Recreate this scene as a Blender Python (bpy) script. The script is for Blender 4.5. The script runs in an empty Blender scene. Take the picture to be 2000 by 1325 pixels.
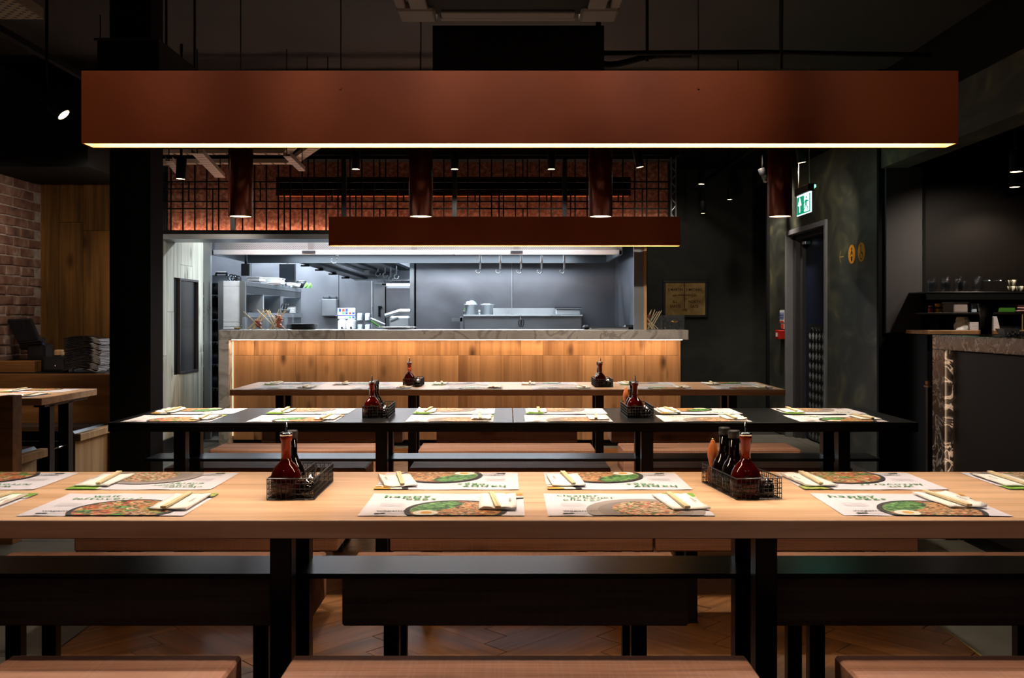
import bpy, math, random
from mathutils import Vector, Matrix, Euler
R = random.Random(7)
S = bpy.context.scene
COL = S.collection
F, H0, U0, HC = 1855.0, 620.0, 990.0, 1.25   # focal length in px, horizon row, vanishing column, eye height

# ---------------------------------------------------------------- camera, world, exposure
cam = bpy.data.objects.new('camera', bpy.data.cameras.new('camera')); COL.objects.link(cam)
cam.location = (0, 0, HC); cam.rotation_euler = (math.pi/2, 0, 0)
cam.data.sensor_width = 36; cam.data.lens = 36*F/2000
cam.data.shift_x = (1000-U0)/2000; cam.data.shift_y = (H0-662.5)/2000
cam.data.clip_start = .05; cam.data.clip_end = 100
S.camera = cam
w = bpy.data.worlds.new('world'); S.world = w; w.use_nodes = True
w.node_tree.nodes['Background'].inputs[0].default_value = (.5, .6, .8, 1)
w.node_tree.nodes['Background'].inputs[1].default_value = .02
S.view_settings.view_transform = 'Standard'; S.view_settings.look = 'None'
S.view_settings.exposure = 0; S.view_settings.gamma = 1
S.view_settings.use_curve_mapping = False
S.cycles.use_denoising = True
S.cycles.max_bounces = 7; S.cycles.diffuse_bounces = 3; S.cycles.glossy_bounces = 4
S.cycles.transmission_bounces = 6; S.cycles.transparent_max_bounces = 8
S.cycles.sample_clamp_indirect = 4; S.cycles.caustics_reflective = False; S.cycles.caustics_refractive = False

def light(name, kind, loc, watt, col, rot=(0,0,0), size=None, size_y=None, spot=None, blend=.5, parent=None, spread=None):
    l = bpy.data.lights.new(name, kind); o = bpy.data.objects.new(name, l); COL.objects.link(o)
    l.energy = watt; l.color = col; o.rotation_euler = rot
    if kind == 'AREA':
        l.shape = 'RECTANGLE'; l.size = size; l.size_y = size_y or size
        if spread: l.spread = spread
    elif size is not None: l.shadow_soft_size = size
    if spot: l.spot_size = spot; l.spot_blend = blend
    if parent is not None:
        o.parent = parent; o.location = Vector(loc) - origin(parent)
    else: o.location = loc
    return o
WARM = (1, .72, .42); COOL = (.80, .90, 1.0); NEUT = (1, .86, .72)
# ceiling downlights over and behind the camera, and daylight from the shopfront behind it
def aim(loc, to):
    return (Vector(to)-Vector(loc)).to_track_quat('-Z', 'Y').to_euler()
for x, p in ((-1.15, 27), (-.78, 22), (-.38, 34), (.04, 40), (.52, 44), (1.15, 15)):   # wall-wash heads on the track above the camera
    L0 = (x, 1.0, 2.95)
    light('track_wash', 'SPOT', L0, p, (1, .76, .60), rot=aim(L0, (x, 2.72, 1.95)), size=.05, spot=.36, blend=.9)
for x, p in ((-1.1, 12), (.15, 15), (1.35, 15)):                            # downlights over the nearest benches
    L0 = (x, .75, 3.0)
    light('downlight', 'SPOT', L0, p, (1, .80, .74), rot=aim(L0, (x, 1.75, .5)), size=.05, spot=.85, blend=.6)
for x in (-1.3, .05, 1.35):                                                  # downlights behind the copper lamp, shining under it
    L0 = (x, 3.8, 3.08)
    light('downlight_far', 'SPOT', L0, 190, (1, .86, .74), rot=aim(L0, (x, 2.0, .45)), size=.03, spot=.75, blend=.7)
light('shopfront_daylight', 'AREA', (0, -2.3, 2.0), 3, (.80, .86, 1.0), rot=(math.pi/2*.93, 0, 0), size=3.6, size_y=1.6)
# unseen spots added to brighten the booth, left walls, framed sign and door wall
for L0, to, p, sp in (((-3.3, 6.3, 2.32), (-3.5, 6.3, .7), 190, 1.0), ((-3.2, 6.45, 2.32), (-3.93, 7.1, 1.6), 36, 1.6), ((-2.9, 6.8, 2.32), (-3.3, 8.0, 1.4), 12, 2.4), ((2.0, 10.8, 3.0), (2.35, 12.5, 1.6), 24, 1.2), ((2.52, 9.75, 2.95), (2.94, 10.35, 1.55), 190, 1.5)):
    light('ceiling_downlight', 'SPOT', L0, p, (1, .84, .68), rot=aim(L0, to), size=.04, spot=sp, blend=.9)
# cool white luminaires of the kitchen: under the pass hood, in its soffit, and over the deep range
KW = (.84, .92, 1.0)
light('kitchen_luminaire', 'AREA', (-.9, 10.7, 1.985), 105, KW, size=3.4, size_y=.6)
light('kitchen_soffit_light', 'AREA', (-1.0, 9.70, 2.35), 95, KW, size=3.6, size_y=.08)
light('kitchen_luminaire_deep', 'AREA', (-2.6, 11.9, 2.7), 430, KW, size=2.6, size_y=.9)
light('kitchen_luminaire_deep_right', 'AREA', (-1.6, 12.4, 2.7), 30, KW, size=.8, size_y=.5)

# ---------------------------------------------------------------- materials
def lin(h):
    h = h.lstrip('#'); c = [int(h[i:i+2], 16)/255 for i in (0, 2, 4)]
    return tuple(((x+.055)/1.055)**2.4 if x > .04045 else x/12.92 for x in c) + (1,)
class NT:
    def __init__(s, name):
        s.m = bpy.data.materials.new(name); s.m.use_nodes = True
        s.t = s.m.node_tree; s.b = s.t.nodes['Principled BSDF']; s.out = s.t.nodes['Material Output']
    def n(s, k, **kw):
        n = s.t.nodes.new(k)
        for a, v in kw.items():
            if a.startswith('i_'):
                n.inputs[a[2:].replace('_', ' ')].default_value = v
            else: setattr(n, a, v)
        return n
    def l(s, a, b): s.t.links.new(a, b)
    def ramp(s, fac, stops, interp='LINEAR'):
        r = s.n('ShaderNodeValToRGB'); r.color_ramp.interpolation = interp
        e = r.color_ramp.elements
        while len(e) < len(stops): e.new(.5)
        for x, (p, c) in zip(e, stops): x.position = p; x.color = c if isinstance(c, tuple) else lin(c)
        s.l(fac, r.inputs[0]); return r.outputs[0]
    def mix(s, fac, a, b, mode='MIX'):
        m = s.n('ShaderNodeMix', data_type='RGBA', blend_type=mode)
        for sock, v in ((m.inputs[0], fac), (m.inputs[6], a), (m.inputs[7], b)):
            if hasattr(v, 'links'): s.l(v, sock)
            else: sock.default_value = v
        return m.outputs[2]
    def math(s, op, a, b=0.0):
        m = s.n('ShaderNodeMath', operation=op)
        for sock, v in ((m.inputs[0], a), (m.inputs[1], b)):
            if hasattr(v, 'links'): s.l(v, sock)
            else: sock.default_value = v
        return m.outputs[0]
    def bump(s, h, strength=.3, dist=.002):
        b = s.n('ShaderNodeBump'); b.inputs['Strength'].default_value = strength; b.inputs['Distance'].default_value = dist
        s.l(h, b.inputs['Height']); s.l(b.outputs[0], s.b.inputs['Normal'])
def plain(name, col, rough=.5, metal=0., emit=None, es=0., trans=0., spec=None, var=0., ior=1.45):
    t = NT(name); c = lin(col) if isinstance(col, str) else col
    t.b.inputs['Base Color'].default_value = c
    t.b.inputs['Roughness'].default_value = rough; t.b.inputs['Metallic'].default_value = metal
    t.b.inputs['IOR'].default_value = ior
    if spec is not None: t.b.inputs['Specular IOR Level'].default_value = spec
    if trans: t.b.inputs['Transmission Weight'].default_value = trans
    if emit: t.b.inputs['Emission Color'].default_value = lin(emit) if isinstance(emit, str) else emit; t.b.inputs['Emission Strength'].default_value = es
    co = t.n('ShaderNodeTexCoord'); nz = t.n('ShaderNodeTexNoise', i_Scale=9., i_Detail=3.)
    t.l(co.outputs['Object'], nz.inputs['Vector'])
    if var or not (trans or emit):
        v = var or .12
        k = t.ramp(nz.outputs[0], [(.3, (1-v,)*3+(1,)), (.7, (1, 1, 1, 1))])
        t.l(t.mix(1., c, k, 'MULTIPLY'), t.b.inputs['Base Color'])
    return t.m
def wood(name, light_c, dark_c, axis='X', scale=1., rough=.45, var=.25, knots=0., spec=.4, saw=0.):
    t = NT(name); co = t.n('ShaderNodeTexCoord'); oi = t.n('ShaderNodeObjectInfo')
    off = t.n('ShaderNodeVectorMath', operation='SCALE'); off.inputs[0].default_value = (13.7, 9.1, 17.3); t.l(oi.outputs['Random'], off.inputs['Scale'])
    add = t.n('ShaderNodeVectorMath', operation='ADD'); t.l(co.outputs['Object'], add.inputs[0]); t.l(off.outputs[0], add.inputs[1])
    mp = t.n('ShaderNodeMapping'); sc = [14*scale]*3; sc['XYZ'.index(axis)] = .9*scale
    mp.inputs['Scale'].default_value = sc; t.l(add.outputs[0], mp.inputs[0])
    n1 = t.n('ShaderNodeTexNoise', i_Scale=1.3, i_Detail=5., i_Distortion=.7); t.l(mp.outputs[0], n1.inputs['Vector'])
    mp2 = t.n('ShaderNodeMapping'); sc = [110*scale]*3; sc['XYZ'.index(axis)] = 3*scale
    mp2.inputs['Scale'].default_value = sc; t.l(add.outputs[0], mp2.inputs[0])
    n2 = t.n('ShaderNodeTexNoise', i_Scale=1.0, i_Detail=2.); t.l(mp2.outputs[0], n2.inputs['Vector'])
    f = t.math('ADD', t.math('MULTIPLY', n1.outputs[0], .75), t.math('MULTIPLY', n2.outputs[0], .25))
    c = t.ramp(f, [(.33, dark_c), (.62, light_c)])
    rv = t.math('ADD', t.math('MULTIPLY', oi.outputs['Random'], var), 1-var*.6)
    c = t.mix(1., c, rv, 'MULTIPLY')
    if knots:
        mp3 = t.n('ShaderNodeMapping'); sc = [5.]*3; sc['XYZ'.index(axis)] = 2.2
        mp3.inputs['Scale'].default_value = sc; t.l(add.outputs[0], mp3.inputs[0])
        vo = t.n('ShaderNodeTexVoronoi', i_Scale=1.); t.l(mp3.outputs[0], vo.inputs['Vector'])
        kf = t.ramp(vo.outputs['Distance'], [(.05, (knots,)*3+(1,)), (.22, (0, 0, 0, 1))])
        c = t.mix(kf, c, lin('#2c1408'))
    if saw:
        wv = t.n('ShaderNodeTexNoise', i_Scale=1., i_Detail=1.)
        mp4 = t.n('ShaderNodeMapping'); sc = [2.]*3; sc['XYZ'.index(axis)] = 160
        mp4.inputs['Scale'].default_value = sc; t.l(add.outputs[0], mp4.inputs[0]); t.l(mp4.outputs[0], wv.inputs['Vector'])
        c = t.mix(t.ramp(wv.outputs[0], [(.52, (0, 0, 0, 1)), (.62, (saw,)*3+(1,))]), c, lin('#c9b7a8'))
    t.l(c, t.b.inputs['Base Color']); t.b.inputs['Roughness'].default_value = rough
    t.b.inputs['Specular IOR Level'].default_value = spec
    t.bump(f, .25, .002)
    return t.m
def steel(name, col='#9aa0a6', rough=.32, metal=.9, axis='X', var=.3):
    t = NT(name); co = t.n('ShaderNodeTexCoord'); mp = t.n('ShaderNodeMapping')
    sc = [30.]*3; sc['XYZ'.index(axis)] = .6; mp.inputs['Scale'].default_value = sc; t.l(co.outputs['Object'], mp.inputs[0])
    nz = t.n('ShaderNodeTexNoise', i_Scale=4., i_Detail=4.); t.l(mp.outputs[0], nz.inputs['Vector'])
    n2 = t.n('ShaderNodeTexNoise', i_Scale=1.1, i_Detail=4., i_Distortion=.8); t.l(co.outputs['Object'], n2.inputs['Vector'])
    k = t.ramp(n2.outputs[0], [(.3, (1-var,)*3+(1,)), (.7, (1, 1, 1, 1))])
    t.l(t.mix(1., lin(col), k, 'MULTIPLY'), t.b.inputs['Base Color'])
    t.b.inputs['Metallic'].default_value = metal
    t.l(t.math('ADD', t.math('MULTIPLY', n2.outputs[0], .25), rough-.12), t.b.inputs['Roughness'])
    t.bump(nz.outputs[0], .12, .001)
    return t.m
def mottled(name, stops, scale=2., rough=.7, dist=1., detail=6., bump=.3, metal=0., stretch=(1,1,1), rnd=False):
    t = NT(name); co = t.n('ShaderNodeTexCoord'); mp = t.n('ShaderNodeMapping'); mp.inputs['Scale'].default_value = stretch
    src = co.outputs['Object']
    if rnd:
        oi = t.n('ShaderNodeObjectInfo'); add = t.n('ShaderNodeVectorMath', operation='ADD')
        t.l(src, add.inputs[0]); o3 = t.n('ShaderNodeVectorMath', operation='SCALE'); o3.inputs[0].default_value = (31, 17, 23)
        t.l(oi.outputs['Random'], o3.inputs['Scale']); t.l(o3.outputs[0], add.inputs[1]); src = add.outputs[0]
    t.l(src, mp.inputs[0])
    nz = t.n('ShaderNodeTexNoise', i_Scale=scale, i_Detail=detail, i_Distortion=dist); t.l(mp.outputs[0], nz.inputs['Vector'])
    t.l(t.ramp(nz.outputs[0], stops), t.b.inputs['Base Color']); t.b.inputs['Roughness'].default_value = rough
    t.b.inputs['Metallic'].default_value = metal
    if bump: t.bump(nz.outputs[0], bump, .004)
    return t.m
def dots(name, base, hole, scale, rough=.35, metal=.8, axes='XZ'):
    t = NT(name); co = t.n('ShaderNodeTexCoord'); sp = t.n('ShaderNodeSeparateXYZ'); t.l(co.outputs['Object'], sp.inputs[0])
    a = t.math('SINE', t.math('MULTIPLY', sp.outputs[axes[0]], scale)); b = t.math('SINE', t.math('MULTIPLY', sp.outputs[axes[1]], scale))
    f = t.ramp(t.math('MULTIPLY', a, b), [(.35, (0, 0, 0, 1)), (.45, (1, 1, 1, 1))])
    t.l(t.mix(f, lin(base), lin(hole)), t.b.inputs['Base Color'])
    t.b.inputs['Roughness'].default_value = rough; t.b.inputs['Metallic'].default_value = metal
    return t.m
def confetti(name, cols, scale, mixcols=None, rough=.5):
    t = NT(name); co = t.n('ShaderNodeTexCoord')
    wn = t.n('ShaderNodeTexNoise', i_Scale=60., i_Detail=1.); t.l(co.outputs['Object'], wn.inputs['Vector'])
    ad = t.n('ShaderNodeMix', data_type='VECTOR'); ad.inputs[0].default_value = .012
    t.l(co.outputs['Object'], ad.inputs[4]); t.l(wn.outputs['Color'], ad.inputs[5])
    mp = t.n('ShaderNodeMapping'); mp.inputs['Scale'].default_value = (1, 1.7, 0); mp.inputs['Rotation'].default_value = (0, 0, .6); t.l(ad.outputs[1], mp.inputs[0])
    vo = t.n('ShaderNodeTexVoronoi', i_Scale=scale); t.l(mp.outputs[0], vo.inputs['Vector'])
    sp = t.n('ShaderNodeSeparateColor'); t.l(vo.outputs['Color'], sp.inputs[0])
    c = t.ramp(sp.outputs[0], [(i/len(cols), x) for i, x in enumerate(cols)], 'CONSTANT')
    if mixcols:
        c2 = t.ramp(sp.outputs[1], [(i/len(mixcols), x) for i, x in enumerate(mixcols)], 'CONSTANT')
        n3 = t.n('ShaderNodeTexNoise', i_Scale=11., i_Detail=2.); t.l(co.outputs['Object'], n3.inputs['Vector'])
        c = t.mix(t.ramp(n3.outputs[0], [(.47, (0, 0, 0, 1)), (.53, (1, 1, 1, 1))]), c, c2)
    edge = t.ramp(vo.outputs['Distance'], [(.0, (1, 1, 1, 1)), (.9, (.45, .45, .45, 1))])
    t.l(t.mix(1., c, edge, 'MULTIPLY'), t.b.inputs['Base Color']); t.b.inputs['Roughness'].default_value = rough
    return t.m
def glass(name, col='#ffffff', rough=.02, ior=1.3, absorb=None, dens=0.):
    t = NT(name); t.b.inputs['Base Color'].default_value = lin(col); t.b.inputs['Roughness'].default_value = rough
    t.b.inputs['Transmission Weight'].default_value = 1; t.b.inputs['IOR'].default_value = ior
    if absorb:
        v = t.n('ShaderNodeVolumeAbsorption'); v.inputs[0].default_value = lin(absorb); v.inputs[1].default_value = dens
        t.l(v.outputs[0], t.out.inputs['Volume'])
    return t.m
def clear(name, op=.25, tint='#dfe6ea'):
    t = NT(name); tr = t.n('ShaderNodeBsdfTransparent'); mx = t.n('ShaderNodeMixShader')
    lw = t.n('ShaderNodeLayerWeight', i_Blend=.35); t.l(t.math('ADD', t.math('MULTIPLY', lw.outputs['Facing'], .32), op*.15), mx.inputs[0])
    t.b.inputs['Base Color'].default_value = lin(tint); t.b.inputs['Roughness'].default_value = .08
    t.l(tr.outputs[0], mx.inputs[1]); t.l(t.b.outputs[0], mx.inputs[2]); t.l(mx.outputs[0], t.out.inputs['Surface'])
    return t.m

M = {}
M['oak_top'] = wood('pale oak', '#e2bb96', '#c0946c', 'X', 1., .42, .08, spec=.35)
M['oak_edge'] = wood('oak end edge', '#8c746c', '#4c3a37', 'X', 1.2, .6, .08, spec=.25)
M['timber'] = wood('solid larch', '#bf8f76', '#8c624e', 'X', 1., .6, .12, knots=.7, spec=.2, saw=.08)
M['black_top'] = plain('black laminate', '#17181b', .28, spec=.5)
M['black_steel'] = plain('black powder coated steel', '#101113', .38, .2, spec=.5)
M['satin_steel'] = plain('dark satin steel', '#2a2d31', .3, .6)
M['black'] = plain('matt black', '#0b0b0c', .7, spec=.15)
M['copper'] = mottled('copper painted metal', [(.3, '#83370a'), (.5, '#984512'), (.72, '#aa5522')], 1.6, .40, .4, bump=.02, metal=.2)
M['copper_pendant'] = plain('dark copper enamel', '#4a1504', .26, .5)
M['copper_wall'] = mottled('patinated copper sheet', [(.35, '#74402f'), (.5, '#945a45'), (.65, '#b6826a')], 30, .6, .4, detail=8, bump=.15, metal=0)
M['lamp_inner'] = plain('lamp reflector', '#f6c868', .5, spec=.2)
M['emit_warm'] = plain('warm lamp diffuser', '#ffffff', .5, emit=(1, .80, .60, 1), es=62)
M['emit_lens'] = plain('warm lamp lens', '#ffffff', .5, emit=(1, .70, .34, 1), es=9)
M['emit_led'] = plain('led strip', '#ffffff', .5, emit=(1, .68, .42, 1), es=62)
M['emit_led_low'] = plain('dim led strip', '#ffffff', .5, emit=(1, .62, .38, 1), es=2.2)
M['emit_led_soft'] = plain('soft led strip', '#ffffff', .5, emit=(1, .60, .42, 1), es=75)
M['floor_oak'] = wood('herringbone oak', '#86592f', '#573617', 'X', 1.2, .38, .35, knots=.3, spec=.5)
M['tile'] = mottled('grey porcelain', [(.3, '#55544f'), (.7, '#6a6862')], 5, .5, .3, bump=.05, rnd=True)
M['slab'] = plain('sub floor', '#2a2826', .8)
M['grout'] = plain('grout', '#3a3935', .9)
M['brick'] = mottled('reclaimed brick', [(.25, '#3c2a24'), (.42, '#644236'), (.58, '#775a4c'), (.75, '#9c887a')], 7, .9, .6, bump=.6, rnd=True)
M['mortar'] = mottled('lime mortar', [(.3, '#7d7069'), (.7, '#a89c94')], 20, .95, bump=.6)
M['wall_oak'] = wood('oak wall boards', '#6c4a22', '#3c2912', 'Z', .7, .6, .35, knots=.8, spec=.15)
M['bar_oak'] = wood('oak counter boards', '#b78a60', '#87603e', 'Z', .45, .5, .30, knots=.85, spec=.3)
M['grey_oak'] = wood('bleached oak boards', '#c9cbbd', '#94988c', 'Z', .8, .6, .16, knots=.8, spec=.2)
M['booth_oak'] = wood('booth oak', '#98683a', '#684524', 'X', .8, .5, .1, spec=.25)
M['booth_ply'] = wood('booth pale ply', '#c9a67a', '#a98456', 'Z', 1., .55, .05, spec=.25)
M['leather'] = plain('black leather', '#15171a', .32, spec=.6)
M['slate'] = mottled('polished dark plaster', [(.3, '#232723'), (.5, '#353932'), (.62, '#4a4c3c'), (.78, '#77714e')], 2.2, .55, 1.6, 8., bump=.12, stretch=(1, .8, 1.5))
M['slate_dark'] = mottled('dark back plaster', [(.3, '#161a17'), (.7, '#2b2f28')], 2.4, .7, 1.2, bump=.1)
M['ceiling'] = mottled('dark painted ceiling', [(.3, '#1a1816'), (.7, '#262321')], 1.5, .8, .8, bump=.05)
M['ceil_black'] = plain('black services', '#0e0e0e', .75, spec=.2)
M['ceil_grey'] = plain('grey ducting', '#191817', .7)
M['tray'] = plain('galvanised tray', '#a39184', .5, .3)
M['ac'] = plain('cassette grey', '#55534f', .6)
M['stone'] = mottled('veined stone', [(.3, '#8e8a88'), (.44, '#b5b1ad'), (.5, '#827e7b'), (.54, '#b2aeaa'), (.75, '#a09b97')], 2.6, .45, 1.4, 9., bump=.05)
M['marble'] = mottled('black veined marble', [(.32, '#0d0c0c'), (.5, '#2c2827'), (.56, '#a9a6a4'), (.6, '#231f1e'), (.75, '#514f50')], 9, .25, 1.8, 9., bump=.05)
M['bar_panel'] = plain('dark bronze panel', '#120d0b', .55, .0, spec=.2)
M['steel'] = steel('brushed steel')
M['steel_v'] = steel('brushed steel upright', axis='Z')
M['steel_wall'] = steel('steel wall sheet', '#858991', .36, .88, 'X', .45)
M['steel_dark'] = steel('dark steel', '#565b60', .38, .85)
M['steel_bright'] = steel('bright steel', '#d0d6da', .3, .6)
M['perf'] = dots('perforated steel', '#a9aeb2', '#3a3d40', 330.)
M['perf_tray'] = dots('perforated tray', '#857a6c', '#0a0a0a', 120., .6, .1, 'XY')
M['white'] = plain('white enamel', '#e8edf0', .4)
M['white_emit'] = plain('kitchen light tube', '#ffffff', .4, emit=(.85, .93, 1, 1), es=9)
M['grey_panel'] = plain('grey panel', '#39363a', .6)
M['chrome'] = plain('chrome', '#d8dadd', .12, 1.)
M['cream'] = plain('chopstick bamboo', '#e9d5aa', .7)
M['bamboo'] = wood('bamboo', '#e6c78c', '#c79d5c', 'Z', 2., .6, .2)
M['paper'] = plain('matt paper', '#d9d6df', .75, var=.03)
M['napkin'] = plain('napkin paper', '#f3f1ea', .9, var=.05)
M['ink_green'] = plain('green ink', '#3f8a48', .7, var=.15)
M['ink_black'] = plain('black ink', '#26262b', .7)
M['ink_grey'] = plain('grey ink', '#b2afb9', .7)
M['bowl_black'] = plain('printed black bowl', '#25262a', .6)
M['bowl_grey'] = plain('printed grey plate', '#9c938f', .7)
M['bowl_grey2'] = plain('printed plate well', '#8a807d', .7)
M['egg_white'] = plain('printed egg white', '#f0ede2', .6)
M['egg_yolk'] = plain('printed egg yolk', '#e6a845', .6)
M['food_green'] = confetti('printed leaves', ['#2f6b2c', '#5c9a48', '#7cbc62', '#3d7c3a', '#1f3d1f', '#93cf7a'], 95)
M['food_mix'] = confetti('printed grains', ['#c76b4a', '#e9c48c', '#2a2320', '#d98f5a', '#a33c2c', '#f0dbb0', '#4c7a35'], 110, ['#e8b070', '#d98a4a', '#f2cf96', '#3a2a20', '#e29c68'])
M['food_pan'] = confetti('printed noodles', ['#d8653c', '#f0c98a', '#3a2a1c', '#e88a5a', '#5b8a34', '#f0dcae', '#b23a28'], 90, ['#d99a3c', '#6fa03c', '#e2703f', '#2c2a1c', '#f2b48a'])
M['food_pink'] = confetti('printed prawns', ['#ee9c84', '#f6dcb4', '#4a7a34', '#e0705a', '#f4c49c', '#2f5a28', '#f9e6c8'], 110)
M['soup'] = confetti('printed green soup', ['#8cc63c', '#9dd04c', '#7cb832', '#a6d860'], 60)
M['zucchini'] = confetti('printed courgette', ['#a9c24a', '#d3dd7a', '#6f8f2c', '#c2d060'], 80)
M['chilli'] = plain('chilli oil bulb', '#540a05', .04, trans=.55, ior=1.4)
M['chilli_neck'] = plain('chilli oil neck', '#b23410', .06, trans=.6, ior=1.3)
M['jamb'] = plain('steel jamb', '#858b94', .35, .35)
M['soy'] = plain('dark soy bottle', '#0c0505', .06, spec=.8)
M['soy_cap'] = plain('black cap', '#101010', .5)
M['gourd'] = wood('turned orange wood', '#c06a34', '#8a4018', 'Z', 3., .35, .1)
M['jar'] = clear('clear glass', .22, '#1c2026')
M['acrylic'] = clear('clear acrylic', .3, '#8d949a')
M['darkwood'] = plain('red lacquered wood', '#a04c28', .35, var=.3)
M['plastic_black'] = plain('black plastic', '#141517', .42)
M['screen'] = plain('dark glossy screen', '#0c1014', .15)
M['menu_dark'] = plain('laminated menu', '#121316', .28)
M['menu_edge'] = plain('menu page edge', '#b9bcc2', .5)
M['navy'] = plain('navy door paint', '#0d1830', .45)
M['door_frame'] = plain('grey door frame', '#74767c', .5)
M['door_dark'] = plain('dark door rebate', '#34353a', .5)
M['yellow'] = plain('yellow vinyl', '#c98a1a', .6)
M['gold'] = plain('old gold paint', '#a8945c', .6)
M['red'] = plain('red plastic', '#a31a10', .4)
M['red_print'] = plain('red print', '#c23a2a', .6)
M['blue_print'] = plain('blue print', '#2a4a9c', .6)
M['green_print'] = plain('green print', '#3f9a5a', .6)
M['exit_green'] = plain('exit green', '#0a7a4a', .5, emit=(.0, .30, .16, 1), es=1.)
M['exit_white'] = plain('exit white', '#ffffff', .5, emit=(.75, .95, 1, 1), es=2.2)
M['led_green'] = plain('green indicator', '#40ff80', .5, emit=(.05, 1, .35, 1), es=20)
M['parchment'] = mottled('aged parchment', [(.3, '#8a6a38'), (.7, '#c0a268')], 6, .8)
M['parch_ink'] = plain('brown ink', '#3c2410', .8)
M['pink'] = plain('dusty pink', '#b08a8c', .6)
M['tub'] = plain('milky plastic tub', '#a89a98', .5)
M['tub_blue'] = plain('translucent blue tub', '#b9cfe2', .4)
M['herb'] = plain('green herb', '#3f7a22', .6)
M['floral'] = confetti('patterned cup', ['#d9d2bc', '#2a3020', '#b9b08c', '#e6e0cc'], 60)
# ---------------------------------------------------------------- building helpers
def U(u, D): return (u-U0)*D/F            # measured from the photograph: column u at depth D -> x
def Z(v, D): return HC+(H0-v)*D/F         # row v at depth D -> z
def origin(o):
    p = Vector((0, 0, 0))
    while o is not None: p = p + Vector(o.location); o = o.parent
    return p
def tag(o, label, cat, group=None, kind=None):
    if label: o['label'] = label
    if cat: o['category'] = cat
    if group: o['group'] = group
    if kind: o['kind'] = kind
    return o
def thing(name, label, cat, loc=(0, 0, 0), group=None, kind=None):
    o = bpy.data.objects.new(name, None); COL.objects.link(o); o.location = loc; o.empty_display_size = .05
    return tag(o, label, cat, group, kind)
class MB:
    def __init__(s): s.v = []; s.f = []; s.mi = []; s.sm = []
    def add(s, vs, fs, mi=0, sm=False):
        b = len(s.v); s.v += [tuple(x) for x in vs]
        for f in fs: s.f.append(tuple(b+i for i in f)); s.mi.append(mi); s.sm.append(sm)
        return s
    def box(s, x0, x1, y0, y1, z0, z1, mi=0, bev=0.):
        if x0 > x1: x0, x1 = x1, x0
        if y0 > y1: y0, y1 = y1, y0
        if z0 > z1: z0, z1 = z1, z0
        if bev <= 0:
            vs = [(x, y, z) for z in (z0, z1) for y in (y0, y1) for x in (x0, x1)]
            return s.add(vs, [(0, 2, 3, 1), (4, 5, 7, 6), (0, 1, 5, 4), (2, 6, 7, 3), (0, 4, 6, 2), (1, 3, 7, 5)], mi)
        b = min(bev, (x1-x0)/2.1, (y1-y0)/2.1, (z1-z0)/2.1)
        lo = (x0, y0, z0); hi = (x1, y1, z1); vs = []; idx = {}
        for sx in (0, 1):
            for sy in (0, 1):
                for sz in (0, 1):
                    for ax in range(3):
                        p = []
                        for k, sg in enumerate((sx, sy, sz)):
                            e = (hi if sg else lo)[k]
                            if k != ax: e += -b if sg else b
                            p.append(e)
                        idx[(sx, sy, sz, ax)] = len(vs); vs.append(p)
        fs = []
        for ax in range(3):
            o1, o2 = [k for k in range(3) if k != ax]
            for sg in (0, 1):
                q = []
                for a, c in ((0, 0), (1, 0), (1, 1), (0, 1)):
                    t = [0, 0, 0]; t[ax] = sg; t[o1] = a; t[o2] = c; q.append(idx[(*t, ax)])
                if (sg == 1) == (ax == 1): q.reverse()
                fs.append(q)
            for a in (0, 1):
                for c in (0, 1):   # edge along ax
                    q = []
                    for sg, aa in ((0, o1), (1, o1), (1, o2), (0, o2)):
                        t = [0, 0, 0]; t[ax] = sg; t[o1] = a; t[o2] = c; q.append(idx[(*t, aa)])
                    fs.append(q)
        for sx in (0, 1):
            for sy in (0, 1):
                for sz in (0, 1): fs.append([idx[(sx, sy, sz, k)] for k in range(3)])
        return s.add(vs, fs, mi)
    def tube(s, p0, p1, r, n=10, mi=0, r1=None, caps=True, sm=True):
        p0, p1 = Vector(p0), Vector(p1); d = (p1-p0).normalized(); a = d.orthogonal().normalized(); b = d.cross(a)
        r1 = r if r1 is None else r1; off = math.pi/n
        vs = [p0+(a*math.cos(off+2*math.pi*i/n)+b*math.sin(off+2*math.pi*i/n))*r for i in range(n)]
        vs += [p1+(a*math.cos(off+2*math.pi*i/n)+b*math.sin(off+2*math.pi*i/n))*r1 for i in range(n)]
        s.add(vs, [(i, (i+1) % n, n+(i+1) % n, n+i) for i in range(n)], mi, sm and n > 5)
        if caps:
            bb = len(s.v)-2*n
            s.f += [tuple(bb+i for i in reversed(range(n))), tuple(bb+n+i for i in range(n))]; s.mi += [mi, mi]; s.sm += [False, False]
        return s
    def path(s, pts, r, n=8, mi=0):
        for a, b in zip(pts[:-1], pts[1:]): s.tube(a, b, r, n, mi)
        return s
    def lathe(s, prof, c=(0, 0, 0), n=20, mi=0):
        vs = [(c[0]+r*math.cos(2*math.pi*i/n), c[1]+r*math.sin(2*math.pi*i/n), c[2]+z) for r, z in prof for i in range(n)]
        fs = [(k*n+i, k*n+(i+1) % n, (k+1)*n+(i+1) % n, (k+1)*n+i) for k in range(len(prof)-1) for i in range(n)]
        return s.add(vs, fs, mi, True)
    def disc(s, cx, cy, z, r, n=24, mi=0, clip=None, ry=None):
        ry = ry or r
        pts = [(cx+r*math.cos(2*math.pi*i/n), cy+ry*math.sin(2*math.pi*i/n)) for i in range(n)]
        if clip: pts = clip_poly(pts, clip)
        if len(pts) > 2: s.add([(x, y, z) for x, y in pts], [tuple(range(len(pts)))], mi)
        return s
    def quad(s, a, b, c, d, mi=0): return s.add([a, b, c, d], [(0, 1, 2, 3)], mi)
    def xf(s, m):
        s.v = [tuple(m @ Vector(p)) for p in s.v]; return s
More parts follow.
